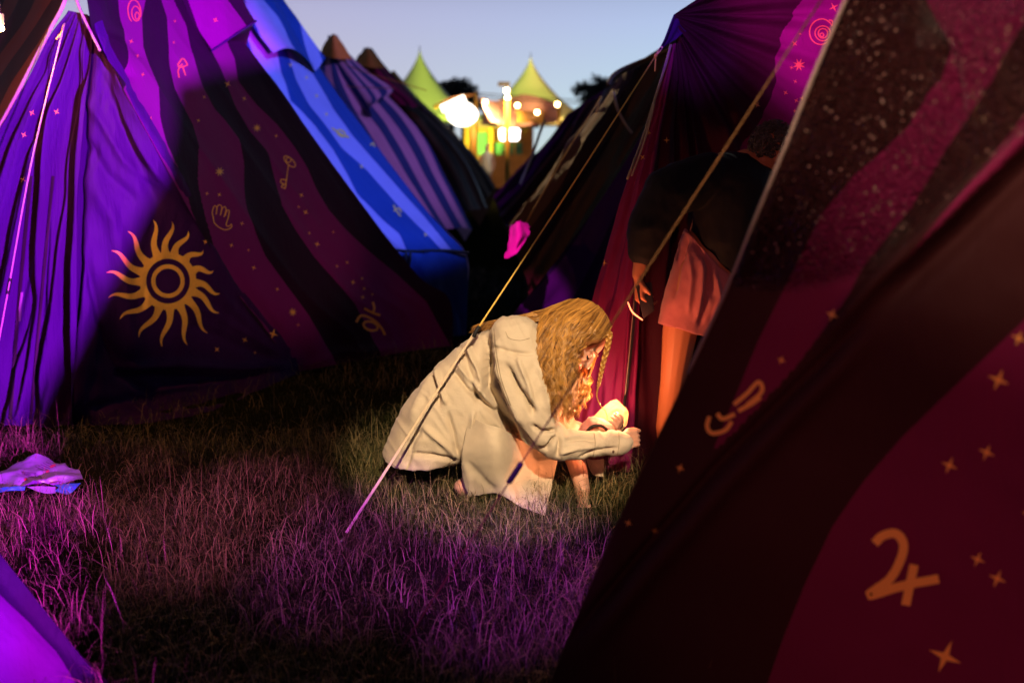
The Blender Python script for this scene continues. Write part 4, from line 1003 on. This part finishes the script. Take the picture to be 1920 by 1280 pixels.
strands('inner_hair', [[(1080,640,4.36),(1070,700,4.34),(1062,760,4.28),(1052,808,4.24)],[(1095,650,4.40),(1085,710,4.38),(1080,760,4.32),(1068,800,4.28)],[(1120,660,4.42),(1105,700,4.42),(1102,735,4.38),(1092,780,4.33)]], 420, .0024, M['hair'], P1, wave=4, wl=38, spread=8, seed=17)
strands('back_hair', [[(1066,563,4.38),(1015,582,4.42),(960,596,4.42),(905,606,4.42),(868,622,4.43)],[(1060,567,4.33),(1018,588,4.36),(965,600,4.37),(915,612,4.37),(880,628,4.38)],[(1050,575,4.3),(1018,596,4.32),(985,608,4.31),(950,612,4.32),(925,618,4.33)]], 330, .0026, M['hair'], P1, wave=2.4, wl=44, spread=4, seed=19, depth_sp=.02)
cap_h = fuse('hair_cap', [ellipsoid(hp(-.02, .036, 0), [fw*.096, up*.097, sd*.088])], .006, 2, M['hair'], hair)
a = cap_h.data.attributes.new('tone', 'FLOAT', 'POINT'); a.data.foreach_set('value', [.25]*len(cap_h.data.vertices))
def braid():
    path = catmull(np.array([(1143,622,4.235),(1139,650,4.225),(1131,680,4.22),(1126,705,4.22),(1122,724,4.22)]), 60)
    V = []; F = []; q = np.linspace(0, 1, 60)
    for k in range(3):
        ph = q*2*np.pi*3.4 + k*2*np.pi/3; c = path.copy(); w = 4.2*(1-.45*q)
        c[:, 0] += w*np.sin(ph); c[:, 2] += .009*np.sin(2*ph)*(1-.4*q)
        v, f = tube_data(Wa(c), .0072*(1-.5*q), 7, True, len(V)); V += v.tolist(); F += f
    t = catmull(np.array([(1122,722,4.22),(1119,742,4.22),(1126,760,4.22),(1136,772,4.22),(1140,790,4.23)]), 24)
    v, f = tube_data(Wa(t), np.linspace(.0042, .0012, 24), 6, True, len(V)); V += v.tolist(); F += f
    o = mesh('braid', V, F, M['hair'], P1); a = o.data.attributes.new('tone', 'FLOAT', 'POINT'); a.data.foreach_set('value', RNG.uniform(.4, .9, len(V)).tolist())
braid()

# pouch glowing from a torch, in the hands
PO = empty('cloth_pouch', W(1130, 810, 4.36), 'pale cloth pouch with a dark rim lit up in the crouching person\'s hands', 'pouch')
M['pouch'] = cotton('cream_linen', (.36, .25, .13)); M['pouchpink'] = cotton('rose_linen', (.55, .24, .20))
surface('back_cloth', [[(1078,818,4.42),(1110,784,4.44),(1140,756,4.46),(1156,748,4.46)],[(1090,822,4.40),(1120,792,4.42),(1148,768,4.44),(1168,760,4.44)],[(1110,826,4.38),(1138,806,4.40),(1162,788,4.42),(1178,772,4.42)],[(1130,830,4.36),(1150,818,4.38),(1166,806,4.39),(1176,796,4.40)]], 30, 30, M['pouch'], PO, lambda px, py, U, V: .008*fbm(U*5, V*5, 501)+.006*ridge(U*4, V*3, 503))
surface('front_cloth', [[(1076,824,4.34),(1092,792,4.35),(1112,780,4.36),(1140,790,4.37),(1160,800,4.37)],[(1080,830,4.32),(1096,800,4.31),(1114,788,4.31),(1140,796,4.33),(1164,808,4.35)],[(1086,840,4.32),(1100,820,4.29),(1118,812,4.29),(1142,812,4.31),(1164,818,4.34)]], 24, 30, M['pouchpink'], PO, lambda px, py, U, V: .008*fbm(U*5, V*6, 505)+.006*ridge(V*6, U*2, 507))
tube('dark_rim', Wa([(1098,812,4.28),(1108,801,4.27),(1120,797,4.27),(1132,800,4.28),(1140,808,4.30)]), .0075, M['black'], PO, 8, 20)
surface('lining', [[(1104,812,4.285),(1120,803,4.28),(1137,808,4.30)],[(1100,822,4.28),(1120,818,4.275),(1142,818,4.30)]], 8, 12, M['pouch'], PO)
TO = empty('torch', W(1152, 776, 4.40), 'small glowing torch shining inside the cloth pouch', 'torch')
M['glow'] = simple('torch_lens', (1, .9, .7), .5, emit=(1, .72, .38), estr=14)
tube('torch_body', Wa([(1166,800,4.38),(1157,786,4.385)]), .010, M['black'], TO, 10)
tube('torch_lens', Wa([(1157,786,4.385),(1155,782,4.386)]), .009, M['glow'], TO, 10)
point('torch_light', W(1146, 742, 4.37), 13.0, (1.0, .33, .14), .012)

# ------------------------------------------------------------------ standing person
P2 = empty('person', (W(1330, 700, 4.8)[0], 4.8, 0), 'person in black top and pale pink shorts stooping behind the wet tent', 'person')
DD = 4.8
gz = lambda px: project(np.array([[(px-960)/FPX*DD/1.0, DD, .02]]))[0][1]
b2_ = chain([(1335,500,4.82),(1350,430,4.82),(1375,350,4.82),(1400,318,4.82)], [.15, .14, .16, .10]) \
    + chain([(1400,322,4.80),(1425,300,4.80)], [.06, .058]) \
    + chain([(1305,505,4.75),(1275,620,4.72),(1262,715,4.70),(1252,800,4.72),(1250,864,4.74)], [.10, .085, .062, .058, .036]) \
    + chain([(1370,510,4.9),(1372,620,4.9),(1375,730,4.9),(1378,810,4.92),(1378,862,4.94)], [.10, .085, .062, .055, .036]) \
    + chain([(1250,866,4.74),(1262,884,4.62)], [.036, .028]) + chain([(1378,862,4.94),(1392,876,4.82)], [.036, .028]) \
    + chain([(1330,330,4.70),(1240,372,4.66),(1210,440,4.64),(1196,515,4.64)], [.07, .05, .045, .028]) \
    + chain([(1420,340,4.85),(1450,430,4.75),(1440,500,4.65)], [.06, .048, .03])
hc2 = W(1450, 285, 4.80)
b2_ += [ellipsoid(hc2, [(.085, 0, 0), (0, .08, 0), (0, 0, .11)]), ellipsoid(hc2+np.array([.05, .03, -.05]), [(.06, 0, 0), (0, .06, 0), (0, 0, .07)]),
        capsule(hc2+np.array([.10, .05, 0]), hc2+np.array([.115, .055, -.03]), .010, .013), ellipsoid(hc2+np.array([-.005, -.078, -.02]), [(.02, 0, 0), (0, .01, 0), (0, 0, .032)], 10)]
b2_ += hand(W(1196,520,4.64), W(1200,560,4.62), (-.9, -.3, 0), (.7, .8, .6), (1, 1.08, 1.02, .85))
M['tan'] = simple('tanned_skin', (.42, .17, .075), .5)
fuse('body', b2_, .006, 3, M['tan'], P2)
def black_disp(co, no):
    p = project(co); return co + no*(.012*fbm(p[:, 0]/40, p[:, 1]/50, 601) + .012*ridge(p[:, 0]/50+p[:, 1]/60, p[:, 1]/80, 603)*.6)[:, None]
V1, F1 = loft(catmull(np.array([(1296,432,1420,560,4.80,.16),(1300,420,1440,500,4.80,.20),(1300,370,1462,430,4.80,.22),(1300,320,1470,360,4.80,.21),(1340,294,1450,320,4.80,.15),(1400,286,1430,310,4.80,.08)], float), 18), 36)
top_ = fuse('top', [(V1, F1)] + chain([(1325,335,4.70),(1250,362,4.66),(1216,425,4.65),(1206,470,4.65)], [.115, .12, .10, .075], 18) + chain([(1262,330,4.72),(1225,380,4.68)], [.06, .06]) + chain([(1430,340,4.85),(1460,430,4.76)], [.10, .08]), .008, 3, M['blackcloth'], P2, black_disp)
def shorts_disp(co, no):
    p = project(co); d = folds(p[:, 0], p[:, 1], [([(1292,440),(1272,500),(1262,560)], 5, -.012), ([(1300,450),(1330,500),(1335,560)], 6, -.014), ([(1318,470),(1318,540),(1305,600)], 5, .012), ([(1325,510),(1322,580),(1310,610)], 5, -.012), ([(1290,460),(1298,520),(1290,590)], 5, .008), ([(1340,510),(1350,560),(1340,600)], 5, .010)])
    return co + no*(1.8*d + .008*fbm(p[:, 0]/25, p[:, 1]/30, 611))[:, None]
V2, F2 = loft(catmull(np.array([(1284,428,1372,520,4.79,.15),(1268,470,1392,530,4.79,.165),(1248,540,1395,580,4.79,.175),(1240,575,1390,612,4.79,.17),(1233,606,1350,640,4.78,.165)], float), 16), 36)
fuse('shorts', [(V2, F2)], .006, 3, M['shorts'], P2, shorts_disp)
# short curly hair
def curls():
    rng = np.random.default_rng(5); V = []; F = []; tone = []
    for s in range(520):
        a = rng.uniform(0, 2*np.pi); z = rng.uniform(-.25, 1); r = math.sqrt(max(0, 1-z*z))
        n = np.array([r*math.cos(a), r*math.sin(a), z]); p = hc2 + np.array([-.005, -.0, .015]) + n*np.array([.086, .083, .105])
        if n[0] > .55 and z < .5: continue
        t = np.linspace(0, 1, 9); tw = rng.uniform(0, 6.3)
        e1 = np.cross(n, [0, 0, 1.]); e1 /= np.linalg.norm(e1)+1e-6; e2 = np.cross(n, e1)
        c = p + n*(t[:, None]*.032) + (e1*np.cos(tw+t*7)[:, None] + e2*np.sin(tw+t*7)[:, None])*.011
        v, f = tube_data(c, .0042*(1-.5*t), 5, True, len(V)); V += v.tolist(); F += f; tone += [float(rng.uniform(.1, .9))]*len(v)
    o = mesh('curly_hair', V, F, M['darkhair'], P2); at = o.data.attributes.new('tone', 'FLOAT', 'POINT'); at.data.foreach_set('value', tone)
curls()
# phone held low, its torch glowing between the fingers
PH = empty('phone', W(1206, 585, 4.60), 'dark phone with a glowing edge held low by the stooping person', 'phone')
M['screen'] = simple('phone_glow', (.8, .2, .1), .4, emit=(1, .28, .12), estr=2.4)
def slab(name, pts, t, mat, parent, bev=.004):
    P = [W(*p) for p in pts]; n = np.cross(P[1]-P[0], P[3]-P[0]); n /= np.linalg.norm(n); n = n if n[1] > 0 else -n
    bm = bmesh.new(); a = [bm.verts.new(p) for p in P]; b_ = [bm.verts.new(p+n*t) for p in P]
    bm.faces.new(a); bm.faces.new(b_[::-1])
    for i in range(4): j = (i+1) % 4; bm.faces.new((a[j], a[i], b_[i], b_[j]))
    bmesh.ops.recalc_face_normals(bm, faces=bm.faces)
    if bev: bmesh.ops.bevel(bm, geom=list(bm.edges), offset=bev, segments=2, affect='EDGES')
    me = bpy.data.meshes.new(name); bm.to_mesh(me); bm.free(); return link(name, me, mat, parent, False)
slab('phone_body', [(1192,535,4.60),(1222,528,4.60),(1227,582,4.58),(1206,598,4.58)], .010, M['black'], PH, .003)
tube('phone_light', Wa([(1177,566,4.59),(1186,585,4.59),(1205,600,4.585)]), [.003,.0045,.003], M['screen'], PH, 6, 10)
point('phone_glow', W(1188, 606, 4.52), .9, (1.0, .20, .11), .02)

# ================================================================== the market at the end of the lane
def box(name, c, s, material, parent, rz=0, smooth=False):
    c = np.array(c, float); s = np.array(s, float)/2; V = []
    for z in (-1, 1):
        for x, y in ((-1, -1), (1, -1), (1, 1), (-1, 1)):
            V.append(c + np.array([x*s[0]*math.cos(rz)-y*s[1]*math.sin(rz), x*s[0]*math.sin(rz)+y*s[1]*math.cos(rz), z*s[2]]))
    return mesh(name, V, [(3, 2, 1, 0), (4, 5, 6, 7), (0, 1, 5, 4), (1, 2, 6, 5), (2, 3, 7, 6), (3, 0, 4, 7)], material, parent, smooth)
M['canvas'] = simple('white_canvas', (.62, .62, .50), .8, noise=.1, nscale=3)
M['wood'] = simple('orange_stall_timber', (.50, .20, .05), .7, noise=.3, nscale=6)
M['greenboard'] = simple('green_board', (.12, .30, .20), .7, noise=.2, nscale=3)
M['mauve'] = simple('mauve_canopy_cloth', (.30, .17, .17), .8, noise=.2, nscale=2)
M['bulb'] = simple('warm_bulb', (1, .8, .5), .4, emit=(1, .62, .22), estr=38)
M['lamp'] = simple('lit_white_lamp', (1, .95, .9), .6, emit=(1, .88, .72), estr=4.5)
M['signlit'] = simple('lit_sign_face', (1, 1, 1), .6, emit=(.92, .96, 1), estr=5)
M['yellowpaint'] = simple('yellow_paint', (.70, .36, .05), .6, noise=.2)
def pagoda(label, px, py, d, half, zb):
    T = empty('pagoda_marquee', (W(px, py, d)[0], d, 0), label, 'marquee', 'pagoda marquees of the market')
    a = W(px, py, d); n = 14; m = 32; V = []; F = []
    for i in range(n+1):
        t = i/n; r = half*(t**1.45*.88 + .12*t) + .03; z = a[2] + (zb-a[2])*t
        for j in range(m):
            th = 2*np.pi*j/m+math.pi/4*.7; sq = 1/max(abs(math.cos(th)), abs(math.sin(th))); sq = 1+(sq-1)*t
            V.append((a[0]+r*sq*math.cos(th), d+r*sq*math.sin(th), z))
    for i in range(n):
        for j in range(m): k = (j+1) % m; F.append((i*m+j, (i+1)*m+j, (i+1)*m+k, i*m+k))
    mesh('roof', V, F, M['canvas'], T)
    box('valance', (a[0], d, zb-.15), (half*2, half*2, .28), M['canvas'], T)
    for x in (-1, 1):
        for y in (-1, 1): tube('leg', [(a[0]+x*half*.98, d+y*half*.98, 0), (a[0]+x*half*.98, d+y*half*.98, zb)], .05, M['grey'], T, 6)
    tube('finial', [(a[0], d, a[2]-.1), (a[0], d, a[2]+.25)], [.04, .015], M['grey'], T, 6)
    return T
pagoda('pointed pale green lit marquee right of the lamp post', 995, 110, 46, 2.3, 3.0)
pagoda('pointed olive lit marquee behind the left row of tents', 787, 97, 46, 2.2, 3.1)
spot('green_marquee_light', (-3.0, 34, 1.6), (-.9, 46, 4.2), 9000, (.62, .80, .10), 40, .5, .1)
spot('amber_marquee_light', (4.8, 40, 1.2), (1.6, 46, 3.6), 3500, (1, .60, .15), 40, .5, .1)
STALL = empty('bar_stall', W(930, 300, 40)*np.array([1, 1, 0]), 'orange timber bar stall with green boards at the lane\'s end', 'stall')
def slab2(name, x0, x1, y0, y1, d, mat, t=.06): 
    a = W(x0, y1, d); b = W(x1, y0, d); return box(name, ((a[0]+b[0])/2, d, (a[2]+b[2])/2), (abs(b[0]-a[0]), t, abs(b[2]-a[2])), mat, STALL)
slab2('back_wall', 872, 1000, 236, 352, 40.6, M['wood'])
slab2('menu_board', 893, 914, 248, 292, 40.4, M['greenboard'])
for x in (924, 944, 962): slab2('shelf_panel', x, x+17, 268, 290, 40.4, M['greenboard'])
slab2('fascia', 870, 1010, 226, 240, 40.2, M['mauve'])
slab2('counter', 915, 990, 290, 352, 39.6, M['wood'], .7)
for x in (884, 920, 948, 965): slab2('post', x-2, x+2, 238, 352, 40.0, M['yellowpaint'], .1)
spot('bar_light', (-.8, 36.8, 3.2), (-.5, 40.5, 1.6), 1500, (1, .62, .22), 110, .6, .1)
CN = empty('shade_canopy', (0, 38, 0), 'mauve stretched shade canopy sagging above the bar stall', 'canopy')
surface('canopy_cloth', [[(893,182,37),(930,190,39),(985,178,40),(1055,196,37)],[(905,215,36.5),(940,222,38),(990,215,39),(1050,215,37)],[(900,236,36),(945,236,37),(990,236,38),(1040,230,37)]], 20, 30, M['mauve'], CN, lambda px, py, U, V: .1*fbm(U*3, V*5, 71))
tube('pole', [W(893,172,36.5), W(893,350,36.5)], .06, M['yellowpaint'], CN, 6); tube('pole', [W(1048,195,37), W(1048,352,37)], .06, M['yellowpaint'], CN, 6)
BN = empty('slatted_screen', W(990, 215, 38)*np.array([1, 1, 0]), 'yellow slatted screen hung under the shade canopy', 'screen')
for k in range(9): box('slat', W(973+k*5.5, 219, 37.6), (.085, .03, .42), M['yellowpaint'], BN)
for k in range(2): box('rail', W(995, 211+k*16, 37.65), (1.1, .03, .05), M['yellowpaint'], BN)
LP = empty('lamp_post', W(951, 300, 30)*np.array([1, 1, 0]), 'yellow lit lamp post with two bulbs at its top', 'lamp post')
tube('pole', [W(951, 392, 30)*np.array([1, 1, 0]), W(951, 186, 30)], .075, M['yellowpaint'], LP, 8)
def bulb(px, py, d, r, parent, name='bulb'):
    c = W(px, py, d); v, f = ellipsoid(c, np.eye(3)*r, 8); o = mesh(name, v, f, M['bulb'], parent)
    box('socket', c+np.array([0, 0, r*1.3]), (r*.8, r*.8, r*.9), M['black'], parent); return o
bulb(950, 170, 30, .07, LP); bulb(951.5, 184, 30, .07, LP)
box('floodlight', W(945, 158, 30), (.35, .2, .12), M['black'], LP); 
point('lamp_post_light', W(951, 184, 29.6), 260, (1, .62, .25), .07)
bl = ['nearest the white lantern', 'just right of the lamp post', 'below the green marquee, right of the post', 'at the corner of the green marquee']
for (x, y), lb in zip([(910,192),(970,198),(1007,211),(1045,196)], bl):
    B = empty('festoon_bulb', W(x, y, 31), 'warm round festoon bulb '+lb, 'bulb', 'festoon bulbs of the market'); bulb(x, y, 31, .065, B)
    tube('flex', [W(x, y-3, 31), W(x, y-9, 31)], .01, M['black'], B, 4)
for k, (pts) in enumerate([[(893,174,31),(950,179,31),(1020,184,31),(1130,190,31)],[(893,178,31.5),(950,186,31),(1020,190,31),(1110,196,31)]]):
    cb = tube('festoon_cable', Wa(pts), .014, M['black'], None, 5, 24); tag(cb, ('upper' if k == 0 else 'lower')+' dark cable strung across in front of the green marquee', 'cable')
LN = empty('lantern', W(868, 215, 34)*np.array([1, 1, 0]), 'large blown out white lantern lamp on a yellow post', 'lantern')
v, f = ellipsoid(W(866, 214, 34), [(.52, 0, -.04), (0, .4, 0), (.02, 0, .40)], 14); mesh('lamp_shade', v, f, M['lamp'], LN)
tube('post', [W(886, 205, 34), W(884, 352, 34)], .09, M['yellowpaint'], LN, 6)
tube('arm', [W(886, 195, 34), W(866, 192, 34)], .03, M['black'], LN, 6)
AW = empty('lit_awning', W(846, 195, 36)*np.array([1, 1, 0]), 'slanting white lit awning strip above the white lantern', 'awning')
tube('light_strip', [W(828, 205, 36), W(872, 185, 36)], .14, M['lamp'], AW, 10, 6)
surface('awning_cloth', [[(815,205,37),(850,188,36.6),(893,180,36.4)],[(812,198,36),(850,182,36),(893,176,36)]], 6, 10, M['wood'], AW)
tube('awning_post', [W(893, 176, 36), W(893, 352, 36)], .05, M['yellowpaint'], AW, 6)
SG = empty('lit_sign', W(955, 252, 32)*np.array([1, 1, 0]), 'glowing white sign box hanging in front of the bar stall', 'sign')
slab('sign_face', [(935,241,32),(975,241,32),(973,264,32),(937,264,32)], .15, M['signlit'], SG, .04)
tube('sign_hanger', [W(940, 241, 32), W(940, 200, 32)], .015, M['black'], SG, 5); tube('sign_hanger', [W(970, 241, 32), W(970, 200, 32)], .015, M['black'], SG, 5)
# a distant visitor
P3 = empty('person', W(912, 300, 33)*np.array([1, 1, 0]), 'tiny distant person in white top walking at the lane\'s end', 'person')
f0 = W(912, 300, 33)[0]
pcs = chain3([np.array(p) for p in [(f0, 33, .95), (f0, 33, 1.2), (f0+.02, 33, 1.45)]], [.15, .14, .12]) + chain3([np.array(p) for p in [(f0, 33, 1.5), (f0+.03, 33, 1.58)]], [.06, .06]) + [ellipsoid((f0+.03, 33, 1.68), [(.09, 0, 0), (0, .09, 0), (0, 0, .115)], 10)]
for s in (-1, 1):
    pcs += chain3([np.array(p) for p in [(f0+s*.08, 33, .92), (f0+s*.1, 33+s*.1, .5), (f0+s*.1, 33+s*.15, .06), (f0+s*.1, 33+s*.15-.14, .04)]], [.09, .065, .045, .035])
    pcs += chain3([np.array(p) for p in [(f0+s*.17, 33, 1.42), (f0+s*.24, 33, 1.15), (f0+s*.2, 32.85, .92)]], [.06, .045, .035])
fuse('body', pcs, .02, 2, M['skin'], P3)
fuse('white_top', chain3([np.array(p) for p in [(f0, 33, .92), (f0, 33, 1.2), (f0+.02, 33, 1.43)]], [.19, .17, .15]), .02, 2, simple('white_cotton', (.75, .70, .60), .8), P3)
point('lane_end_light', W(925, 240, 34), 120, (1, .66, .30), .1)

# far trees
M['leaf'] = simple('hazed_leaf', (.06, .065, .07), .9)  # grey of distance haze is mixed into the leaf colour
def tree(label, px, py, d, w, h, seed):
    T = empty('tree', W(px, py, d)*np.array([1, 1, 0]), label, 'tree', 'trees behind the market'); rng = np.random.default_rng(seed)
    c = W(px, py, d); tube('trunk', [(c[0], d, 0), (c[0]+.2, d, c[2]*.6), (c[0], d, c[2])], [.35, .25, .08], M['leaf'], T, 7)
    for k in range(5):
        a = rng.uniform(0, 6.3); tube('limb', [(c[0], d, c[2]*.6), (c[0]+math.cos(a)*w*.5, d+math.sin(a)*w*.5, c[2]+rng.uniform(-.2, .4)*h)], [.12, .03], M['leaf'], T, 5)
    V = []; F = []; cl = rng.normal(0, 1, (40, 3)); cl /= np.linalg.norm(cl, axis=1)[:, None]; cl *= rng.uniform(.35, 1, (40, 1))
    for q in range(5200):
        k = cl[rng.integers(40)]; p = c + (k + rng.normal(0, .14, 3))*np.array([w, w, h]); s = rng.uniform(.08, .2); b = len(V)
        e1 = rng.normal(0, 1, 3); e1 /= np.linalg.norm(e1); e2 = np.cross(e1, rng.normal(0, 1, 3)); e2 /= np.linalg.norm(e2)+1e-9
        V += [p-e1*s, p+e2*s*.5, p+e1*s, p-e2*s*.5]; F.append((b, b+1, b+2, b+3))
    mesh('crown', V, F, M['leaf'], T, False)
tree('dark distant tree between the two green marquees', 866, 186, 80, 1.6, 1.3, 1)
tree('dark distant tree beside the left marquee', 842, 176, 85, 1.5, 1.0, 2)
tree('faint distant tree above the right row of tents', 1126, 172, 85, 2.0, 1.2, 3)

# festoon bulb at the top left corner
B = empty('festoon_bulb', W(0, 52, 4.9), 'orange glowing bulb at the left edge beside the sun tent', 'bulb', 'festoon bulbs of the market')
v, f = ellipsoid(W(1, 53, 4.9), np.eye(3)*.017, 10); mesh('bulb', v, f, M['bulb'], B); box('socket', W(0, 36, 4.9), (.026, .026, .05), M['grey'], B)
tube('flex', Wa([(0, 28, 4.9), (-6, -40, 4.9)]), .004, M['black'], B, 5)
point('festoon_light', W(4, 62, 4.84), 45, (1, .42, .12), .02)

# ================================================================== litter
PK = empty('crisp_packet', G(75, 915), 'crumpled purple and blue foil snack packet lying in the grass', 'packet')
def foil(name, col, line=None):
    m, N, L, b = new_mat(name); b.inputs['Roughness'].default_value = .32; b.inputs['Metallic'].default_value = .25; b.inputs['Base Color'].default_value = (*col, 1)
    return m
M['foil'] = foil('lilac_foil', (.36, .27, .52)); M['foilblue'] = foil('blue_foil', (.05, .30, .75)); M['foilprint'] = simple('dark_print', (.12, .05, .14), .5); M['foilred'] = simple('red_print', (.55, .05, .12), .5)
M['foilin'] = foil('brown_foil_lining', (.30, .16, .12))
pk = [[(-60,905,4.54),(-10,895,4.59),(40,872,4.69),(80,858,4.74),(110,868,4.69)],[(-60,915,4.44),(-5,902,4.49),(45,888,4.56),(85,876,4.60),(128,880,4.58)],[(-60,922,4.36),(0,910,4.39),(50,900,4.44),(90,894,4.46),(150,892,4.48)],[(-60,930,4.29),(0,915,4.32),(50,912,4.34),(100,908,4.34),(156,903,4.36)]]
pkd = lambda px, py, U, V: .02*fbm(U*4, V*6, 801)+.024*ridge(U*2.3+V*2, V*3.1-U, 803)
pko = surface('packet_front', pk, 40, 50, M['foil'], PK, pkd)
surface('blue_side', [[(-60,929,4.28),(0,914,4.31),(48,911,4.33)],[(-60,938,4.26),(0,922,4.28),(46,920,4.30)]], 8, 16, M['foilblue'], PK, lambda px, py, U, V: .006*fbm(U*3, V*6, 7))
surface('blue_seal', [[(103,909,4.33),(130,906,4.33),(152,905,4.35)],[(110,914,4.30),(132,913,4.29),(150,907,4.34)],[(100,920,4.28),(124,926,4.26),(134,924,4.26)]], 10, 14, M['foilblue'], PK)
surface('torn_mouth', [[(78,902,4.40),(100,890,4.42),(138,892,4.44)],[(74,910,4.34),(100,900,4.34),(140,899,4.38)]], 8, 12, M['foilin'], PK, lambda px, py, U, V: -.01+.006*fbm(U*3, V*4, 9))
surface('white_seal', [[(50,912,4.31),(76,911,4.30),(104,912,4.29)],[(70,921,4.27),(88,925,4.26),(104,924,4.26)]], 8, 12, M['foil'], PK)
for k in range(5): strip('text_line', pko, [(66+k*5, 874-k*2), (84+k*5, 882-k*2)], 1.2, M['foilprint'], PK, off=.005, n=6)
for k in range(5): strip('text_line', pko, [(40+k*3, 884+k*2.4), (68+k*3, 886+k*2.4)], .9, M['foilprint'], PK, off=.005, n=6)
for (x, y) in ((97,874),(101,872),(89,883),(48,898)): strip('red_mark', pko, [(x-3, y+1), (x+3, y-1)], 4, M['foilred'], PK, off=.006, n=5)

# ================================================================== grass
def grass():
    rng = np.random.default_rng(21); out = []
    def field(n, x0, x1, y0, y1):
        x = rng.uniform(x0, x1, n); y = rng.uniform(y0, y1, n)
        k = fbm(x*3, y*3, 901) + .5*fbm(x*9, y*9, 907)
        keep = (rng.random(n) < np.clip(.75 + k*.9, .15, 1)) & ~((x < -1.85) & (y > 4.22) & (y < 4.85) & (rng.random(n) < .92)); return x[keep], y[keep], k[keep]
    parts = [field(165000, -2.9, 1.2, 2.35, 5.2), field(26000, -3.0, 1.3, 5.2, 7.6), field(7000, -1.2, 1.2, 7.6, 13)]
    x = np.concatenate([p[0] for p in parts]); y = np.concatenate([p[1] for p in parts]); k = np.concatenate([p[2] for p in parts]); n = len(x)
    h = np.clip(.028 + .040*k + rng.gamma(2., .011, n), .010, .13)*.85*np.where((y > 4.9) & (x < -.6), .6, 1); lay = rng.random(n) < .40; straw = lay & (rng.random(n) < .22); h = np.where(lay, h*1.25, h); h = np.where(straw, rng.uniform(.07, .18, n), h)
    a = rng.uniform(0, 2*np.pi, n); lean = np.where(lay, rng.uniform(.9, 1.45, n), rng.uniform(.05, .75, n))
    w = rng.uniform(.0006, .0015, n)
    tall = rng.random(n) < .006; h = np.where(tall, rng.uniform(.14, .27, n), h); lean = np.where(tall, rng.uniform(.02, .35, n), lean); w = np.where(tall, .0009, w)
    dx, dy = np.cos(a), np.sin(a); sx, sy = -dy, dx
    tw = rng.uniform(-.8, .8, n); sx, sy = sx*np.cos(tw)-sy*np.sin(tw), sx*np.sin(tw)+sy*np.cos(tw)
    z0 = np.where(lay, rng.uniform(.004, .05, n), -.004)
    def P(t, s):
        b = lean*t; r = h*t*np.sin(b*.75+.0); z = z0 + h*t*np.cos(b*.9)
        return np.stack([x + dx*r + sx*s, y + dy*r + sy*s, np.maximum(z, .002)], -1)
    rows = [P(0., -w), P(0., w), P(.5, -w*.85), P(.5, w*.85), P(.8, -w*.5), P(.8, w*.5), P(1., 0*w)]
    V = np.stack(rows, 1).reshape(-1, 3); b = np.arange(n)[:, None]*7
    q = np.concatenate([b+np.array([0, 1, 3, 2]), b+np.array([2, 3, 5, 4])], 0); t = b+np.array([4, 5, 6])
    me = bpy.data.meshes.new('grass'); me.vertices.add(len(V)); me.vertices.foreach_set('co', V.reshape(-1))
    loops = np.concatenate([q.reshape(-1), t.reshape(-1)]); me.loops.add(len(loops)); me.loops.foreach_set('vertex_index', loops)
    nq, ntr = len(q), len(t); me.polygons.add(nq+ntr)
    st = np.concatenate([np.arange(nq)*4, nq*4+np.arange(ntr)*3]); me.polygons.foreach_set('loop_start', st)
    me.update(calc_edges=True)
    dry = np.clip(rng.normal(.30, .22, n) + np.where(lay, .12, 0) + np.where(straw, .5, 0) + np.where(tall, .3, 0), 0, 1)
    at = me.attributes.new('tone', 'FLOAT', 'POINT'); at.data.foreach_set('value', np.repeat(dry, 7))
    m, N, L, bs = new_mat('grass_blade')
    at = N.new('ShaderNodeAttribute'); at.attribute_name = 'tone'; r = N.new('ShaderNodeValToRGB')
    r.color_ramp.elements[0].color = (.016, .026, .005, 1); r.color_ramp.elements[1].color = (.28, .21, .10, 1)
    e = r.color_ramp.elements.new(.4); e.color = (.045, .055, .012, 1)
    L.new(at.outputs['Fac'], r.inputs[0]); L.new(r.outputs[0], bs.inputs['Base Color']); bs.inputs['Roughness'].default_value = .55; bs.inputs['Specular IOR Level'].default_value = .3
    me.validate()
    o = link('grass', me, m, None, False); tag(o, 'trampled mown grass with dry stalks', 'grass', kind='stuff')
grass()
